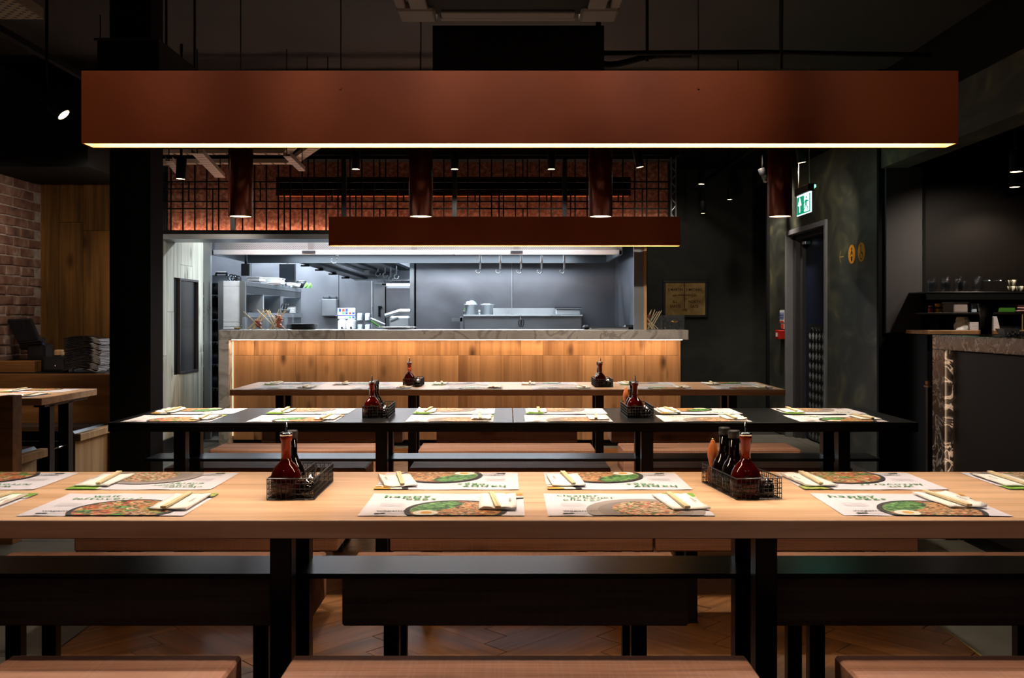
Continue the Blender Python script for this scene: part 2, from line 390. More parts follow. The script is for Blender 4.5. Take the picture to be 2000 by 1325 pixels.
    def mesh(s, name, mats, shift=Vector((0, 0, 0))):
        me = bpy.data.meshes.new(name); me.from_pydata([tuple(Vector(p)-shift) for p in s.v], [], s.f)
        for m in (mats if isinstance(mats, (list, tuple)) else [mats]): me.materials.append(M[m] if isinstance(m, str) else m)
        me.polygons.foreach_set('material_index', s.mi); me.polygons.foreach_set('use_smooth', s.sm); me.update(); return me
    def build(s, name, mats, parent=None, label=None, cat=None, group=None, kind=None, local=False):
        if parent is not None: sh = Vector((0, 0, 0)) if local else origin(parent)
        else:
            xs, ys, zs = zip(*s.v); sh = Vector(((min(xs)+max(xs))/2, (min(ys)+max(ys))/2, min(zs)))
        o = bpy.data.objects.new(name, s.mesh(name, mats, sh)); COL.objects.link(o)
        if parent is not None: o.parent = parent
        else: o.location = sh
        return tag(o, label, cat, group, kind)
def clip_poly(pts, box):
    x0, x1, y0, y1 = box
    for ax, lim, sg in ((0, x0, 1), (0, x1, -1), (1, y0, 1), (1, y1, -1)):
        out = []
        for i in range(len(pts)):
            a, b = pts[i-1], pts[i]; ia = (a[ax]-lim)*sg >= 0; ib = (b[ax]-lim)*sg >= 0
            if ia != ib:
                t = (lim-a[ax])/(b[ax]-a[ax]); out.append((a[0]+(b[0]-a[0])*t, a[1]+(b[1]-a[1])*t))
            if ib: out.append(b)
        pts = out
        if not pts: return []
    return pts
def B(name, mats, b, parent=None, bev=0., **kw): return MB().box(*b, bev=bev).build(name, mats, parent, **kw)
def struct(name, mats, b, parent=None, bev=0.):
    return MB().box(*b, bev=bev).build(name, mats, parent, kind='structure' if parent is None else None)
def copy_tree(o, loc=None, rz=None, label=None, group=None, parent=None):
    c = o.copy(); COL.objects.link(c)
    if parent is not None: c.parent = parent
    if loc is not None: c.location = loc
    if rz is not None: c.rotation_euler = (0, 0, rz)
    if label: c['label'] = label
    if group: c['group'] = group
    for ch in KIDS.get(o.name, []): copy_kids(ch, c)
    return c
KIDS = {}
def copy_kids(ch, par):
    c = ch.copy(); COL.objects.link(c); c.parent = par
    for g in KIDS.get(ch.name, []): copy_kids(g, c)
def remember(root):      # note the children of a finished prototype once
    for o in list(COL.objects):
        if o.parent is not None:
            p = o; chain = []
            while p is not None: chain.append(p); p = p.parent
            if root in chain[1:]:
                l = KIDS.setdefault(o.parent.name, [])
                if o not in l: l.append(o)
_tc = {}
def text_pts(s, bold=0.):
    k = (s, bold)
    if k not in _tc:
        cu = bpy.data.curves.new('t', 'FONT'); cu.body = s; cu.align_x = 'LEFT'; cu.offset = bold; cu.resolution_u = 2
        o = bpy.data.objects.new('t', cu); COL.objects.link(o)
        dg = bpy.context.evaluated_depsgraph_get(); me = o.evaluated_get(dg).to_mesh()
        _tc[k] = ([tuple(v.co) for v in me.vertices], [tuple(p.vertices) for p in me.polygons])
        bpy.data.objects.remove(o); bpy.data.curves.remove(cu)
    return _tc[k]
def text(mb, s, x, y, size, mi=0, z=0., bold=0., width=None, sx=1., rot=0.):
    vs, fs = text_pts(s, bold)
    if not vs: return 0
    w = max(v[0] for v in vs)
    k = (width/w) if width else size*sx
    c, n = math.cos(rot), math.sin(rot)
    mb.add([(x+c*v[0]*k-n*v[1]*size, y+n*v[0]*k+c*v[1]*size, z) for v in vs], fs, mi)
    return w*k
def handtext(mb, s, x, y, size, mi, z, seed):   # brush lettering: letters set one by one, unevenly
    r = random.Random(seed)
    for ch in s:
        if ch == ' ': x += size*.35; continue
        wdt = text(mb, ch, x, y+r.uniform(-.06, .06)*size, size*r.uniform(.9, 1.1), mi, z, .012, sx=1.15, rot=r.uniform(-.12, .12))
        x += wdt+size*.10
ORD = ['first', 'second', 'third', 'fourth', 'fifth', 'sixth', 'seventh', 'eighth', 'ninth', 'tenth', 'eleventh', 'twelfth', 'thirteenth', 'fourteenth', 'fifteenth', 'sixteenth', 'seventeenth', 'eighteenth', 'nineteenth', 'twentieth', 'twenty-first', 'twenty-second']

# ---------------------------------------------------------------- the room shell
WL, WR, ZC = -3.93, 2.94, 3.2
struct('floor', 'slab', (-6, 7, -3, 15, -.2, -.012))
struct('ceiling', 'ceiling', (-6, 7, -3, 15, ZC, ZC+.15))
struct('wall_back', 'slate_dark', (1.36, 4.2, 12.5, 12.65, 0, ZC))
struct('wall_front', 'black', (-4.6, 5.2, -2.7, -2.55, 0, ZC))
wl = struct('wall_left', 'mortar', (WL-.2, WL+.004, -2.6, 8.0, 0, ZC))
struct('trim_1', 'black', (1.345, 1.37, 9.26, 12.5, 1.13, ZC))
# herringbone boards between two fields of grey tile
FX0, FX1, FY0, FY1 = -1.69, 1.75, 2.9, 9.05
fl = thing('wood_floor', None, None, (0, 6, -.012), kind='structure')
Lp, Wp = .62, .124; c45 = math.sqrt(.5); cand = []
for k in range(-80, 80):
    for m in range(-16, 16):
        ox, oy = k*Wp+m*Lp, k*Wp-m*Lp
        for q in ([(0, 0), (Lp, 0), (Lp, Wp), (0, Wp)], [(0, Wp), (Wp, Wp), (Wp, Wp+Lp), (0, Wp+Lp)]):
            P = [((ox+a)*c45-(oy+b)*c45, (ox+a)*c45+(oy+b)*c45+6) for a, b in q]
            g = .0012; cx = sum(p[0] for p in P)/4; cy = sum(p[1] for p in P)/4
            if not (FX0-.4 < cx < FX1+.4 and FY0-.4 < cy < FY1+.4): continue
            P = [(cx+(px-cx)*(1-g/.1), cy+(py-cy)*(1-g/.3)) for px, py in P]
            P = clip_poly(P, (FX0, FX1, FY0, FY1))
            if len(P) > 2: cand.append((cy, P, q[1][0] > q[2][1]))
cand.sort(key=lambda t: t[0])
far = MB(); npl = 0
for cy, P, horiz in cand:
    mb = MB() if npl < 300 else far; n = len(P)
    if npl < 300:
        mx = sum(p[0] for p in P)/n; my = sum(p[1] for p in P)/n
        rz = math.pi/4 if horiz else 3*math.pi/4
        rot = Matrix.Rotation(-rz, 3, 'Z')
        vs = [rot @ Vector((p[0]-mx, p[1]-my, 0)) for p in P]
        dz = R.uniform(-.0006, .0006)
        mb.add([(v.x, v.y, -.008) for v in vs]+[(v.x, v.y, .012+dz) for v in vs], [tuple(range(n, 2*n))]+[(i, (i+1) % n, n+(i+1) % n, n+i) for i in range(n)])
        o = bpy.data.objects.new('plank', mb.mesh('plank', 'floor_oak')); COL.objects.link(o); o.parent = fl
        o.location = Vector((mx, my, -.012))-Vector(fl.location); o.rotation_euler = (0, 0, rz); npl += 1
    else:
        mb.add([(p[0], p[1], 0) for p in P], [tuple(range(n))])
if far.v: far.build('planks_far', 'floor_oak', fl, kind='stuff')
tl = thing('tile_floor', None, None, (0, 5, -.012), kind='structure')
def tiles(x0, x1, y0, y1, s=.6):
    y = y0
    while y < y1-.02:
        x = x0
        while x < x1-.02:
            MB().box(x+.003, min(x+s, x1)-.003, y+.003, min(y+s, y1)-.003, -.011, 0, bev=.001).build('tile', 'tile', tl)
            x += s
        y += s
tiles(-4.09, FX0, 2.9, 9.5); tiles(FX1, 3.55, 2.9, 10.1); tiles(FX0, FX1, 9.05, 9.65)
struct('trim_2', 'black_steel', (FX0-.004, FX0+.002, FY0, FY1, -.01, .0015)); struct('trim_3', 'gold', (FX1-.002, FX1+.004, FY0, FY1, -.01, .0015))

# brick side wall at the left, its courses laid one brick at a time
bw = thing('brick_facing', None, None, (WL, 7.3, .8), kind='structure')
protos = []
for i in range(7):
    mb = MB(); L, hh = .212, .068
    mb.box(-.012, .012, -L/2, L/2, 0, hh, bev=.005)
    mb.v = [(x+R.uniform(-.003, .003), y+R.uniform(-.003, .003), z+R.uniform(-.003, .003)) for x, y, z in mb.v]
    protos.append(mb.mesh('brick', 'brick'))
course = 0; z = .8
while z < 2.66:
    y = 6.55+(.111 if course % 2 else 0)
    while y < 7.86:
        lim = 2.62-.19*max(0, (y-7.25))-(.07 if y > 7.5 else 0)
        if z+.07 < lim:
            o = bpy.data.objects.new('brick', R.choice(protos)); COL.objects.link(o); o.parent = bw
            o.location = Vector((WL+R.uniform(-.004, .004), y+.11, z))-Vector(bw.location)
            o.rotation_euler = (R.uniform(-.01, .01), 0, R.choice((0, math.pi)))
        y += .222
    z += .0785; course += 1
# board wall behind the till, bleached boards beside the kitchen
wb = thing('wall_back_left', None, None, ((WL-3.1)/2, 8.05, 0), kind='structure')
MB().box(WL-.1, -3.1, 8.02, 8.1, 0, ZC).build('backing', 'black', wb)
xs = [WL, U(115, 8), U(162, 8), U(215, 8)+.02, -3.28, -3.1]
for i, (a, b) in enumerate(zip(xs[:-1], xs[1:])):
    cuts = [[.0, 2.75], [.0, 2.05, 2.75], [.0, 1.98, 2.75], [0, 2.75], [0, 1.2, 2.75]][i]
    for c0, c1 in zip(cuts[:-1], cuts[1:]): MB().box(a+.0015, b-.0015, 8.0-R.uniform(0, .002), 8.02, c0+.001, c1-.001, bev=.002).build('board', 'wall_oak', wb)
wk = thing('wall_kitchen_side', None, None, (-3.1, 9.0, 0), kind='structure')
MB().box(-3.2, -3.12, 8.1, 9.7, 0, 2.03).build('backing', 'black', wk)
y = 8.1; wds = [.19, .17, .2, .18, .16, .2, .17, .18, .15]
for i, wd in enumerate(wds):
    y1 = min(y+wd, 9.70)
    cut = R.choice((.9, 1.3, 1.75))
    # leave the window niche clear
    n0, n1 = 8.99, 9.53
    for c0, c1 in ((.14, cut), (cut, 2.02)):
        segs = [(c0, c1)]
        if y1 > n0 and y < n1:
            segs = [s_ for s_ in ((c0, min(c1, .71)), (max(c0, 1.62), c1)) if s_[1]-s_[0] > .02]
        for a, b in segs: MB().box(-3.12, -3.1+R.uniform(0, .002), y+.001, y1-.001, a+.001, b-.001, bev=.0015).build('board', 'grey_oak', wk)
    y = y1
    if y >= 9.69: break
struct('baseboard_kitchen', 'satin_steel', (-3.12, -3.085, 8.1, 9.7, 0, .14))
nw = thing('window_1', None, None, (-3.1, 9.15, .68), kind='structure')
for b in ((-3.14, -3.092, 8.99, 9.01, .71, 1.62), (-3.14, -3.092, 9.51, 9.53, .71, 1.62), (-3.14, -3.092, 9.01, 9.51, .71, .73), (-3.14, -3.092, 9.01, 9.51, 1.60, 1.62)):
    B('frame', 'grey_panel', b, nw)
B('pane', 'screen', (-3.13, -3.115, 9.01, 9.51, .73, 1.60), nw)
# black boxed column left of the tables
co_ = thing('column', None, None, (-2.19, 5.6, 0), kind='structure')
B('casing', 'black', (U(215, 5.5), U(294, 5.5), 5.5, 5.7, 0, ZC), co_)
B('corner_bead', 'satin_steel', (U(215, 5.5)-.003, U(215, 5.5), 5.5, 5.506, 0, ZC), co_)

# door wall on the right, plastered, running away from the camera
dw = thing('wall_right', None, None, (WR+.1, 9, 0), kind='structure')
D0, D1, DH = 8.76, 9.93, 2.10
B('plaster', 'slate', (WR, WR+.2, 7.5, D0-.05, 0, 2.42), dw); B('plaster', 'slate', (WR, WR+.2, D1+.05, 10.65, 0, 2.42), dw)
B('plaster', 'slate', (WR, WR+.2, D0-.05, D1+.05, DH+.05, 2.42), dw); B('beam_casing', 'slate', (WR, WR+.2, -1, 10.65, 2.42, 2.78), dw)
B('upper_wall', 'black', (WR+.04, WR+.2, -1, 10.65, 2.78, ZC), dw)
B('corner_bead', 'black_steel', (WR-.03, WR, 10.62, 10.68, 0, 2.9), dw)
struct('wall_right_near', 'black', (4.85, 5.0, -2.6, 7.4, 0, ZC))
struct('wall_bar_back', 'bar_panel', (3.16, 5.0, 7.5, 7.6, 0, ZC))
dr = thing('door_1', None, None, (WR, 9.35, 0), kind='structure')
for b in ((WR-.02, WR+.16, D0-.05, D0, 0, DH+.05), (WR-.02, WR+.16, D1, D1+.05, 0, DH+.05), (WR-.02, WR+.16, D0, D1, DH, DH+.05)):
    B('frame', 'door_frame', b, dr, bev=.003)
for b in ((WR+.05, WR+.2, D1-.09, D1-.0, 0, DH), (WR+.1, WR+.2, D1-.15, D1-.09, 0, DH-.03), (WR+.05, WR+.2, D0, D1, DH-.05, DH)):
    B('rebate', 'door_dark', b, dr, bev=.003)
B('leaf', 'navy', (WR+.14, WR+.18, D0+.01, D1-.15, .02, DH-.05), dr)
kp = B('kick_plate', 'satin_steel', (WR+.134, WR+.14, D0+.03, D1-.24, .02, 1.18), dr)
lz = MB(); i = 0; z = .06
while z < 1.15:
    y = D0+.06+(.05 if i % 2 else 0)
    while y < D1-.27:
        for t in (-.012, 0, .012):
            sgn = 1 if i % 2 else -1
            a = Vector((WR+.131, y+t*sgn, z+t)); d = Vector((0, .022*sgn, -.022)) if False else Vector((0, .02, .02*-sgn))
            lz.tube(a-d, a+d, .0045, 5)
        y += .1
    z += .05; i += 1
lz.build('tread_lozenges', 'steel_dark', kp, kind='stuff')
B('closer', 'chrome', (WR+.08, WR+.135, D1-.32, D1-.22, DH-.11, DH-.075), dr, bev=.004)
# column and shelves of the back bar
struct('trim_4', 'grey_panel', (U(1729, 7.45), U(1799, 7.45), 7.43, 7.5, Z(650, 7.45), Z(328, 7.45)))
struct('trim_5', 'black', (U(1716, 7.46), U(1808, 7.46), 7.46, 7.499, 0, ZC))
# ---------------------------------------------------------------- tables
def long_table(name, x0, x1, y0, y1, top_mat, edge_mat, frames, thick, label, group='long shared dining tables', shelf=True, seam=None):
    t = thing(name, label, 'table', ((x0+x1)/2, (y0+y1)/2, 0), group)
    zt = .75
    tops = [(x0, x1)] if seam is None else [(x0, seam-.0015), (seam+.0015, x1)]
    for a, b in tops:
        mb = MB().box(a, b, y0, y1, zt-thick, zt, bev=.002)
        if edge_mat:
            for k in range(6):
                n = mb.f[k]
                if k != 5: mb.mi[k] = 1
        mb.build('tabletop', [top_mat, edge_mat or top_mat], t)
    yc = (y0+y1)/2; s = .058
    for x in frames:
        for y in (yc-.115, yc+.115): MB().box(x-s/2, x+s/2, y-s/2, y+s/2, 0.006, zt-thick-.008, bev=.003).build('leg', 'black_steel', t)
        MB().box(x-s/2, x+s/2, yc-.30, yc+.30, zt-thick-.008, zt-thick, bev=.002).build('top_plate', 'black_steel', t)
        MB().box(x-s/2-.01, x+s/2+.01, yc-.16, yc+.16, 0, .006).build('foot_plate', 'black_steel', t)
    if shelf:
        MB().box(x0+.05, x1-.05, yc-.04, yc+.165, .516, .53, bev=.002).build('bag_shelf', 'satin_steel', t)
    return t
FR = [-1.63, -.625, .70, 1.68]
long_table('dining_table', -1.93, 1.96, 2.333, 3.073, 'oak_top', 'oak_edge', [-1.63, -.61, .70, 1.68], .045, 'nearest long table with a pale oak top and dark steel legs')
long_table('dining_table', -1.895, 1.955, 4.51, 5.23, 'black_top', 'black_steel', FR, .045, 'long black-topped table in the middle, made of two tops butted together', seam=.03)
long_table('dining_table', -1.915, 1.925, 6.56, 7.34, 'oak_top', 'oak_edge', [-1.63, -.68, .665, 1.62], .042, 'farthest long table with a pale oak top, before the lit kitchen counter')
bt = thing('booth_table', 'wooden table between the two booth benches at the left', 'table', (-3.5, 6.3, 0))
mb = MB().box(-4.05, -2.90, 5.92, 6.72, .70, .745, bev=.002); mb.mi[5] = 0
mb.build('tabletop', 'oak_top', bt)
for y in (6.10, 6.36): B('leg', 'black_steel', (-2.99, -2.92, y-.035, y+.035, 0, .69), bt, bev=.003)
for y in (6.10, 6.36): B('leg', 'black_steel', (-3.9, -3.83, y-.035, y+.035, 0, .69), bt, bev=.003)
B('top_plate', 'black_steel', (-2.99, -2.92, 6.0, 6.62, .68, .70), bt)
MB().tube((-2.93, 6.1, .40), (-2.93, 6.36, .40), .006).build('footrail', 'chrome', bt)
B('stretcher', 'black_steel', (-3.85, -2.99, 6.34, 6.38, .36, .42), bt)

# ---------------------------------------------------------------- benches: a baulk of timber on flat steel legs
def make_bench(L, label, thick=.154, dep=.31):
    t = thing('bench', label, 'bench', (0, 0, 0), 'solid timber benches at the long tables')
    MB().box(-L/2, L/2, 0, dep, .45-thick, .45, bev=.006).build('seat', 'timber', t)
    for x in (-L/2+.15, L/2-.15):
        for y in (.04, dep-.04): MB().box(x-.024, x+.024, y-.02, y+.02, .006, .45-thick, bev=.002).build('leg', 'black_steel', t)
        MB().box(x-.026, x+.026, .015, dep-.015, 0, .006).build('foot_plate', 'black_steel', t)
    remember(t); return t
bs = []
pb = None
spec = [  # x centre, front y, label
    (-.02+.05, 1.94, 'bench in front of the nearest table, long one in the middle of the frame foot'),
    (1.31, 1.94, 'bench in front of the nearest table at the bottom right corner'),
    (-1.15, 2.93, 'left bench tucked behind the nearest table'),
    (.026, 2.93, 'middle bench tucked behind the nearest table, between its steel legs'),
    (1.35, 2.93, 'right bench tucked behind the nearest table'),
    (-1.225, 3.86, 'left bench on the near side of the black table'),
    (.06, 3.86, 'middle bench on the near side of the black table'),
    (1.14, 3.86, 'right bench on the near side of the black table'),
    (-1.285, 5.035, 'left bench on the far side of the black table'),
    (.016, 5.035, 'middle bench on the far side of the black table'),
    (1.30, 5.035, 'right bench on the far side of the black table'),
    (-1.26, 5.73, 'left bench on the near side of the farthest table'),
    (-.0, 5.73, 'middle bench on the near side of the farthest table'),
    (1.24, 5.73, 'right bench on the near side of the farthest table'),
    (-1.33, 7.22, 'left bench between the farthest table and the counter'),
    (-.0, 7.22, 'middle bench between the farthest table and the counter'),
    (1.33, 7.22, 'right bench between the farthest table and the counter')]
pb = make_bench(1.07, spec[0][2]); pb.location = (spec[0][0], spec[0][1], 0)
for x, y, lb in spec[1:]:
    copy_tree(pb, (x, y, 0), label=lb)
st = make_bench(.545, 'short timber stool-bench in front of the nearest table, its lit end at the lower left', dep=.33); st.location = (-.90, 1.92, 0)
copy_tree(st, (-1.475, 1.92, 0), label='short timber stool-bench cut off by the lower left edge of the frame')

# booth benches at the left
def booth(name, label, x1, yb, back_dir, yseat0, yseat1, ztop, x0=-4.4):
    t = thing(name, label, 'bench', ((x0+x1)/2, yb, 0), 'booth benches at the left')
    B('backrest', 'booth_oak', (x0, x1, yb, yb+.05*back_dir, 0, ztop), t, bev=.002)
    a, b = sorted((yseat0, yseat1))
    B('seat_cushion', 'leather', (x0, x1-.05, a+.01, b-.01, .40, .465), t, bev=.02)
    B('seat_frame', 'booth_ply', (x1-.05, x1, a, b, .40, .45), t, bev=.003)
    B('side_panel', 'booth_ply', (x1-.09, x1-.06, a+.05, b-.02, 0, .40), t)
    B('kick_board', 'booth_oak', (x0, x1-.09, a+.05, a+.07, 0, .40), t)
    return t
booth('booth_bench', 'booth bench with black cushion and high oak back against the till station', U(217, 7.0), 7.1, 1, 6.5, 7.1, .825)
tb = booth('booth_bench', 'nearer booth bench with black cushion at the left edge, back towards camera', U(86, 5.75), 5.28, -1, 5.30, 5.80, .80, x0=-4.6)
B('end_post', 'booth_oak', (U(8, 5.28), U(25, 5.22), 5.22, 5.32, 0, .815), tb, bev=.003)
for o in list(COL.objects):
    if o.parent is tb and o.name.startswith('backrest'):
        o.data.transform(Matrix.Translation((U(20, 5.25)-U(86, 5.75), 0, 0)))

# ---------------------------------------------------------------- place settings
def mat_parts(kind):
    """flat print of one of the three paper placemats, drawn as inked shapes on the sheet"""
    W_, H_ = .42, .297; box = (0, W_, 0, H_)
    sheet = MB(); n = 8
    for j in range(n+1):
        for i in range(n+1):
            e = (j in (0, n)) * .0016
            sheet.v.append((W_*i/n, H_*j/n, .0012+max(0, e*math.sin(i*1.9+j))))
    for j in range(n):
        for i in range(n):
            a = j*(n+1)+i; sheet.f.append((a, a+1, a+n+2, a+n+1)); sheet.mi.append(0); sheet.sm.append(True)
    z = .0034
    bowl = MB(); food = MB(); tx = MB(); tx1 = MB(); tx2 = MB()
    cx, cy = .243, .062
    if kind == 'A':
        bowl.disc(cx, cy, z, .132, 40, 0, box); bowl.disc(.392, .29, z, .072, 32, 0, box)
        food.disc(cx, cy, z+.0003, .118, 36, 0, box)
        pts = clip_poly([(cx-.118+.0, cy-.02), (cx-.115, cy+.03), (cx-.09, cy+.078), (cx-.05, cy+.107), (cx, cy+.117), (cx+.02, cy+.08), (cx-.01, cy+.02), (cx-.06, cy-.01)], box)
        food.add([(x, y, z+.0005) for x, y in pts], [tuple(range(len(pts)))], 1)
        food.disc(cx-.075, .026, z+.0008, .032, 24, 2, box); food.disc(cx-.073, .028, z+.0011, .015, 16, 3)
        food.disc(.40, .292, z+.0003, .062, 28, 2, box); food.disc(.398, .294, z+.0006, .028, 20, 3, box)
        food.disc(.412, .262, z+.0009, .012, 12, 0, box)
        fm = ['food_mix', 'food_green', 'egg_white', 'egg_yolk']; bm = ['bowl_black']
        handtext(tx, 'happy', .035, .238, .042, 0, z, 3); handtext(tx, 'eggs', .098, .204, .036, 0, z, 5)
    elif kind == 'B':
        bowl.disc(cx, cy+.008, z, .137, 40, 0, box); bowl.disc(.398, .30, z, .064, 28, 0, box)
        food.disc(cx, cy+.008, z+.0003, .124, 36, 0, box)
        for k in range(9):
            a = k*2.4; r = .02+.09*((k*37) % 10)/10; food.disc(cx+r*math.cos(a), cy+r*math.sin(a), z+.0005+.00003*k, .017, 9, 1+(k % 2), box)
        food.disc(.40, .302, z+.0003, .056, 24, 3, box)
        fm = ['food_pan', 'food_green', 'food_pink', 'zucchini']; bm = ['bowl_black']
        handtext(tx, 'wait', .085, .245, .034, 0, z, 8); handtext(tx, 'leftovers?', .045, .208, .036, 0, z, 9)
    else:
        bowl.disc(cx+.01, cy, z, .152, 40, 0, box); bowl.disc(cx+.01, cy, z+.0002, .122, 40, 1, box); bowl.disc(.385, .285, z, .062, 28, 2, box)
        food.disc(cx+.015, cy+.015, z+.0005, .088, 30, 0, box, ry=.10); food.disc(.383, .285, z+.0003, .052, 26, 1, box)
        fm = ['food_pink', 'soup']; bm = ['bowl_grey', 'bowl_grey2', 'egg_white']
        handtext(tx, 'cleaner', .035, .252, .03, 0, z, 11); handtext(tx, 'greener', .070, .224, .03, 0, z, 12); handtext(tx, 'energy', .048, .194, .03, 0, z, 13)
    for k in range(4): tx1.quad((.04, .118+.011*k, z+.0001), (.105-.008*(k % 2), .118+.011*k, z+.0001), (.105-.008*(k % 2), .1215+.011*k, z+.0001), (.04, .1215+.011*k, z+.0001), 1)
    text(tx2, 'wagamama', .04, .048, .021, 2, z, .015, sx=1.15)
    for a, b in ((.018, 0), (.032, .004)): tx2.disc(.03+a-.002, .022+b*.3, z, .0085, 12, 2, ry=.0065)
    tx1.quad((.068, .020, z), (.135, .020, z), (.135, .0235, z), (.068, .0235, z), 1)
    return sheet, bowl, food, tx, tx1, tx2, bm, fm
PM = {}
def proto_mat(kind):
    t = thing('placemat', 'x', 'placemat', (0, 0, 0))
    sheet, bowl, food, tx, tx1, tx2, bm, fm = mat_parts(kind)
    for mb in (sheet, bowl, food, tx, tx1, tx2): mb.v = [(x-.21, y-.1485, z) for x, y, z in mb.v]
    sh = sheet.build('sheet', 'paper', t); bowl.build('printed_bowl', bm, sh); food.build('printed_food', fm, sh)
    tx.build('printed_title', ['ink_green', 'ink_grey', 'ink_black'], sh); tx1.build('printed_small_print', ['ink_green', 'ink_grey', 'ink_black'], sh); tx2.build('printed_wordmark', ['ink_green', 'ink_grey', 'ink_black'], sh); remember(t); return t
TITLE = {'A': 'happy eggs', 'B': 'wait leftovers', 'C': 'cleaner greener energy'}
def proto_napkin(seed):
    r = random.Random(seed); t = thing('napkin', 'x', 'napkin', (0, 0, 0))
    W_, L_ = .098, .205; n = 7; mb = MB(); hs = [[0]*(n+1) for _ in range(n+1)]
    for j in range(n+1):
        for i in range(n+1):
            hs[j][i] = .0022+.0015*abs(math.sin(i*.9+seed))*(i in (0, 1, n-1, n))+r.uniform(0, .0012)+(.006 if (i == n and seed % 2) or (j == 0 and seed % 3 == 0) else 0)*abs(math.sin(j*1.3+i))
    for top in (0, 1):
        for j in range(n+1):
            for i in range(n+1): mb.v.append((W_*(i/n-.5)+r.uniform(-.001, .001), L_*(j/n-.5)+r.uniform(-.0015, .0015), .0008 if not top else hs[j][i]))
    K = (n+1)**2
    for j in range(n):
        for i in range(n):
            a = j*(n+1)+i
            mb.f += [(a+K, a+1+K, a+n+2+K, a+n+1+K), (a, a+n+1, a+n+2, a+1)]; mb.mi += [0, 0]; mb.sm += [True, True]
    rim = [(0, i) for i in range(n)]+[(i, n) for i in range(n)]+[(n, n-i) for i in range(n)]+[(n-i, 0) for i in range(n)]
    for k in range(len(rim)):
        (j0, i0), (j1, i1) = rim[k], rim[(k+1) % len(rim)]; a = j0*(n+1)+i0; b = j1*(n+1)+i1
        mb.f.append((a, b, b+K, a+K)); mb.mi.append(0); mb.sm.append(False)
    fp_ = mb.build('folded_paper', 'napkin', t)
    tm = MB(); text(tm, 'wagamama', 0, 0, .012, 0, 0, .01)
    tm.v = [(.036-y, x-.035, .0075) for x, y, z in tm.v]; tm.build('printed_mark', 'ink_black', fp_)
    remember(t); return t
def proto_sticks():
    t = thing('chopsticks', 'x', 'chopsticks', (0, 0, 0))
    for s in (-1, 1):
        mb = MB()
        mb.add([(s*.0038-.0034, -.105, 0), (s*.0038+.0034, -.105, 0), (s*.0038+.0034, -.105, .006), (s*.0038-.0034, -.105, .006),
                (s*.0032-.0028, .105, .0005), (s*.0032+.0028, .105, .0005), (s*.0032+.0028, .105, .005), (s*.0032-.0028, .105, .005)],
               [(0, 1, 2, 3), (7, 6, 5, 4), (0, 4, 5, 1), (1, 5, 6, 2), (2, 6, 7, 3), (3, 7, 4, 0)])
        mb.build('stick', 'cream', t)
    remember(t); return t
PMAT = {k: proto_mat(k) for k in 'ABC'}; PNAP = [proto_napkin(s) for s in (1, 2, 3, 4)]; PST = proto_sticks()
used = set()
def inst(proto, loc, rz, label, group):
    if proto.name not in used:
        used.add(proto.name); proto.location = loc; proto.rotation_euler = (0, 0, rz); proto['label'] = label; proto['group'] = group; return proto
    return copy_tree(proto, loc, rz, label, group)
nk = 0
def setting(kind, x, y, flip, lbl, tname, dr=0., nap=(0, 0, 0)):
    """x, y = middle of the mat; flip = facing the diner on the far side"""
    global nk
    rz = (math.pi if flip else 0)+dr; zt = .7502 if 'booth' not in tname else .7455
    sg = -1 if flip else 1
    inst(PMAT[kind], (x, y, zt), rz, f'{TITLE[kind]} placemat, {lbl}, {tname}', f'placemats on the {tname}')
    c, s = math.cos(rz), math.sin(rz); px, py = .150+nap[0], .012+nap[1]
    nx, ny = x+c*px-s*py, y+s*px+c*py; rn = rz+nap[2]
    inst(PNAP[nk % 4], (nx, ny, zt+.0052), rn, f'folded white napkin, {lbl}, {tname}', f'napkins on the {tname}')
    inst(PST, (nx-.008*sg, ny-.006*sg, zt+.0105), rn+.05*((nk*7) % 5-2), f'joined bamboo chopsticks on a napkin, {lbl}, {tname}', f'chopsticks on the {tname}')
    nk += 1
def rows(tname, yf, yb, front, back):
    for row, y, lst in (('front row', yf, front), ('back row', yb, back)):
        for i, e in enumerate(lst):
            kind, x = e[0], e[1]; dr = e[2] if len(e) > 2 else 0; nap = e[3] if len(e) > 3 else (0, 0, 0)
            lb = f'{ORD[i]} from left, {row}'
            setting(kind, x, y, row == 'back row', lb, tname, dr, nap)
def XM(ul, ur, D): return (U(ul, D)+U(ur, D))/2
near_f = [('C', -1.53, 0), ('B', XM(22, 412, 2.53)-.045+.02, 0.0), ('A', XM(698, 1025, 2.38)-.0, 0, (-.01, .0, 0)), ('C', XM(1083, 1409, 2.38)-.015, .0, (.0, 0, .12)), ('A', XM(1650, 1985, 2.38)-.0, -.03, (-.02, .03, .1)), ('C', 1.78, 0)]
near_f[1] = ('B', U(20, 2.385)+.225, 0)
near_b = [('B', U(155, 3.04)-.21), ('C', U(470, 3.04)-.215), ('A', U(1008, 3.04)-.205, .0, (.005, .01, .22)), ('A', U(1312, 3.04)-.20, .0, (0, 0, .05)), ('B', U(1768, 3.04)-.205, .0, (.005, 0, .08)), ('C', U(1882, 3.04)+.20)]
rows('nearest table', 2.53, 2.893, near_f, near_b)
mf = [('B', 'A', 'C', 'A', 'C', 'A'), ('B', 'C', 'C', 'A', 'A', 'C')]
DY = 4.67
rows('black table', 4.675, 5.045,
     [('B', U(332, 4.6)), ('A', U(573, 4.6)), ('C', U(879, 4.6)), ('C', U(1110, 4.6)), ('C', U(1378, 4.6)), ('A', U(1640, 4.6))],
     [('A', U(392, 5.05)), ('C', U(610, 5.05)), ('C', U(889, 5.05)), ('C', U(1104, 5.05)), ('A', U(1360, 5.05)), ('C', U(1597, 5.05))])
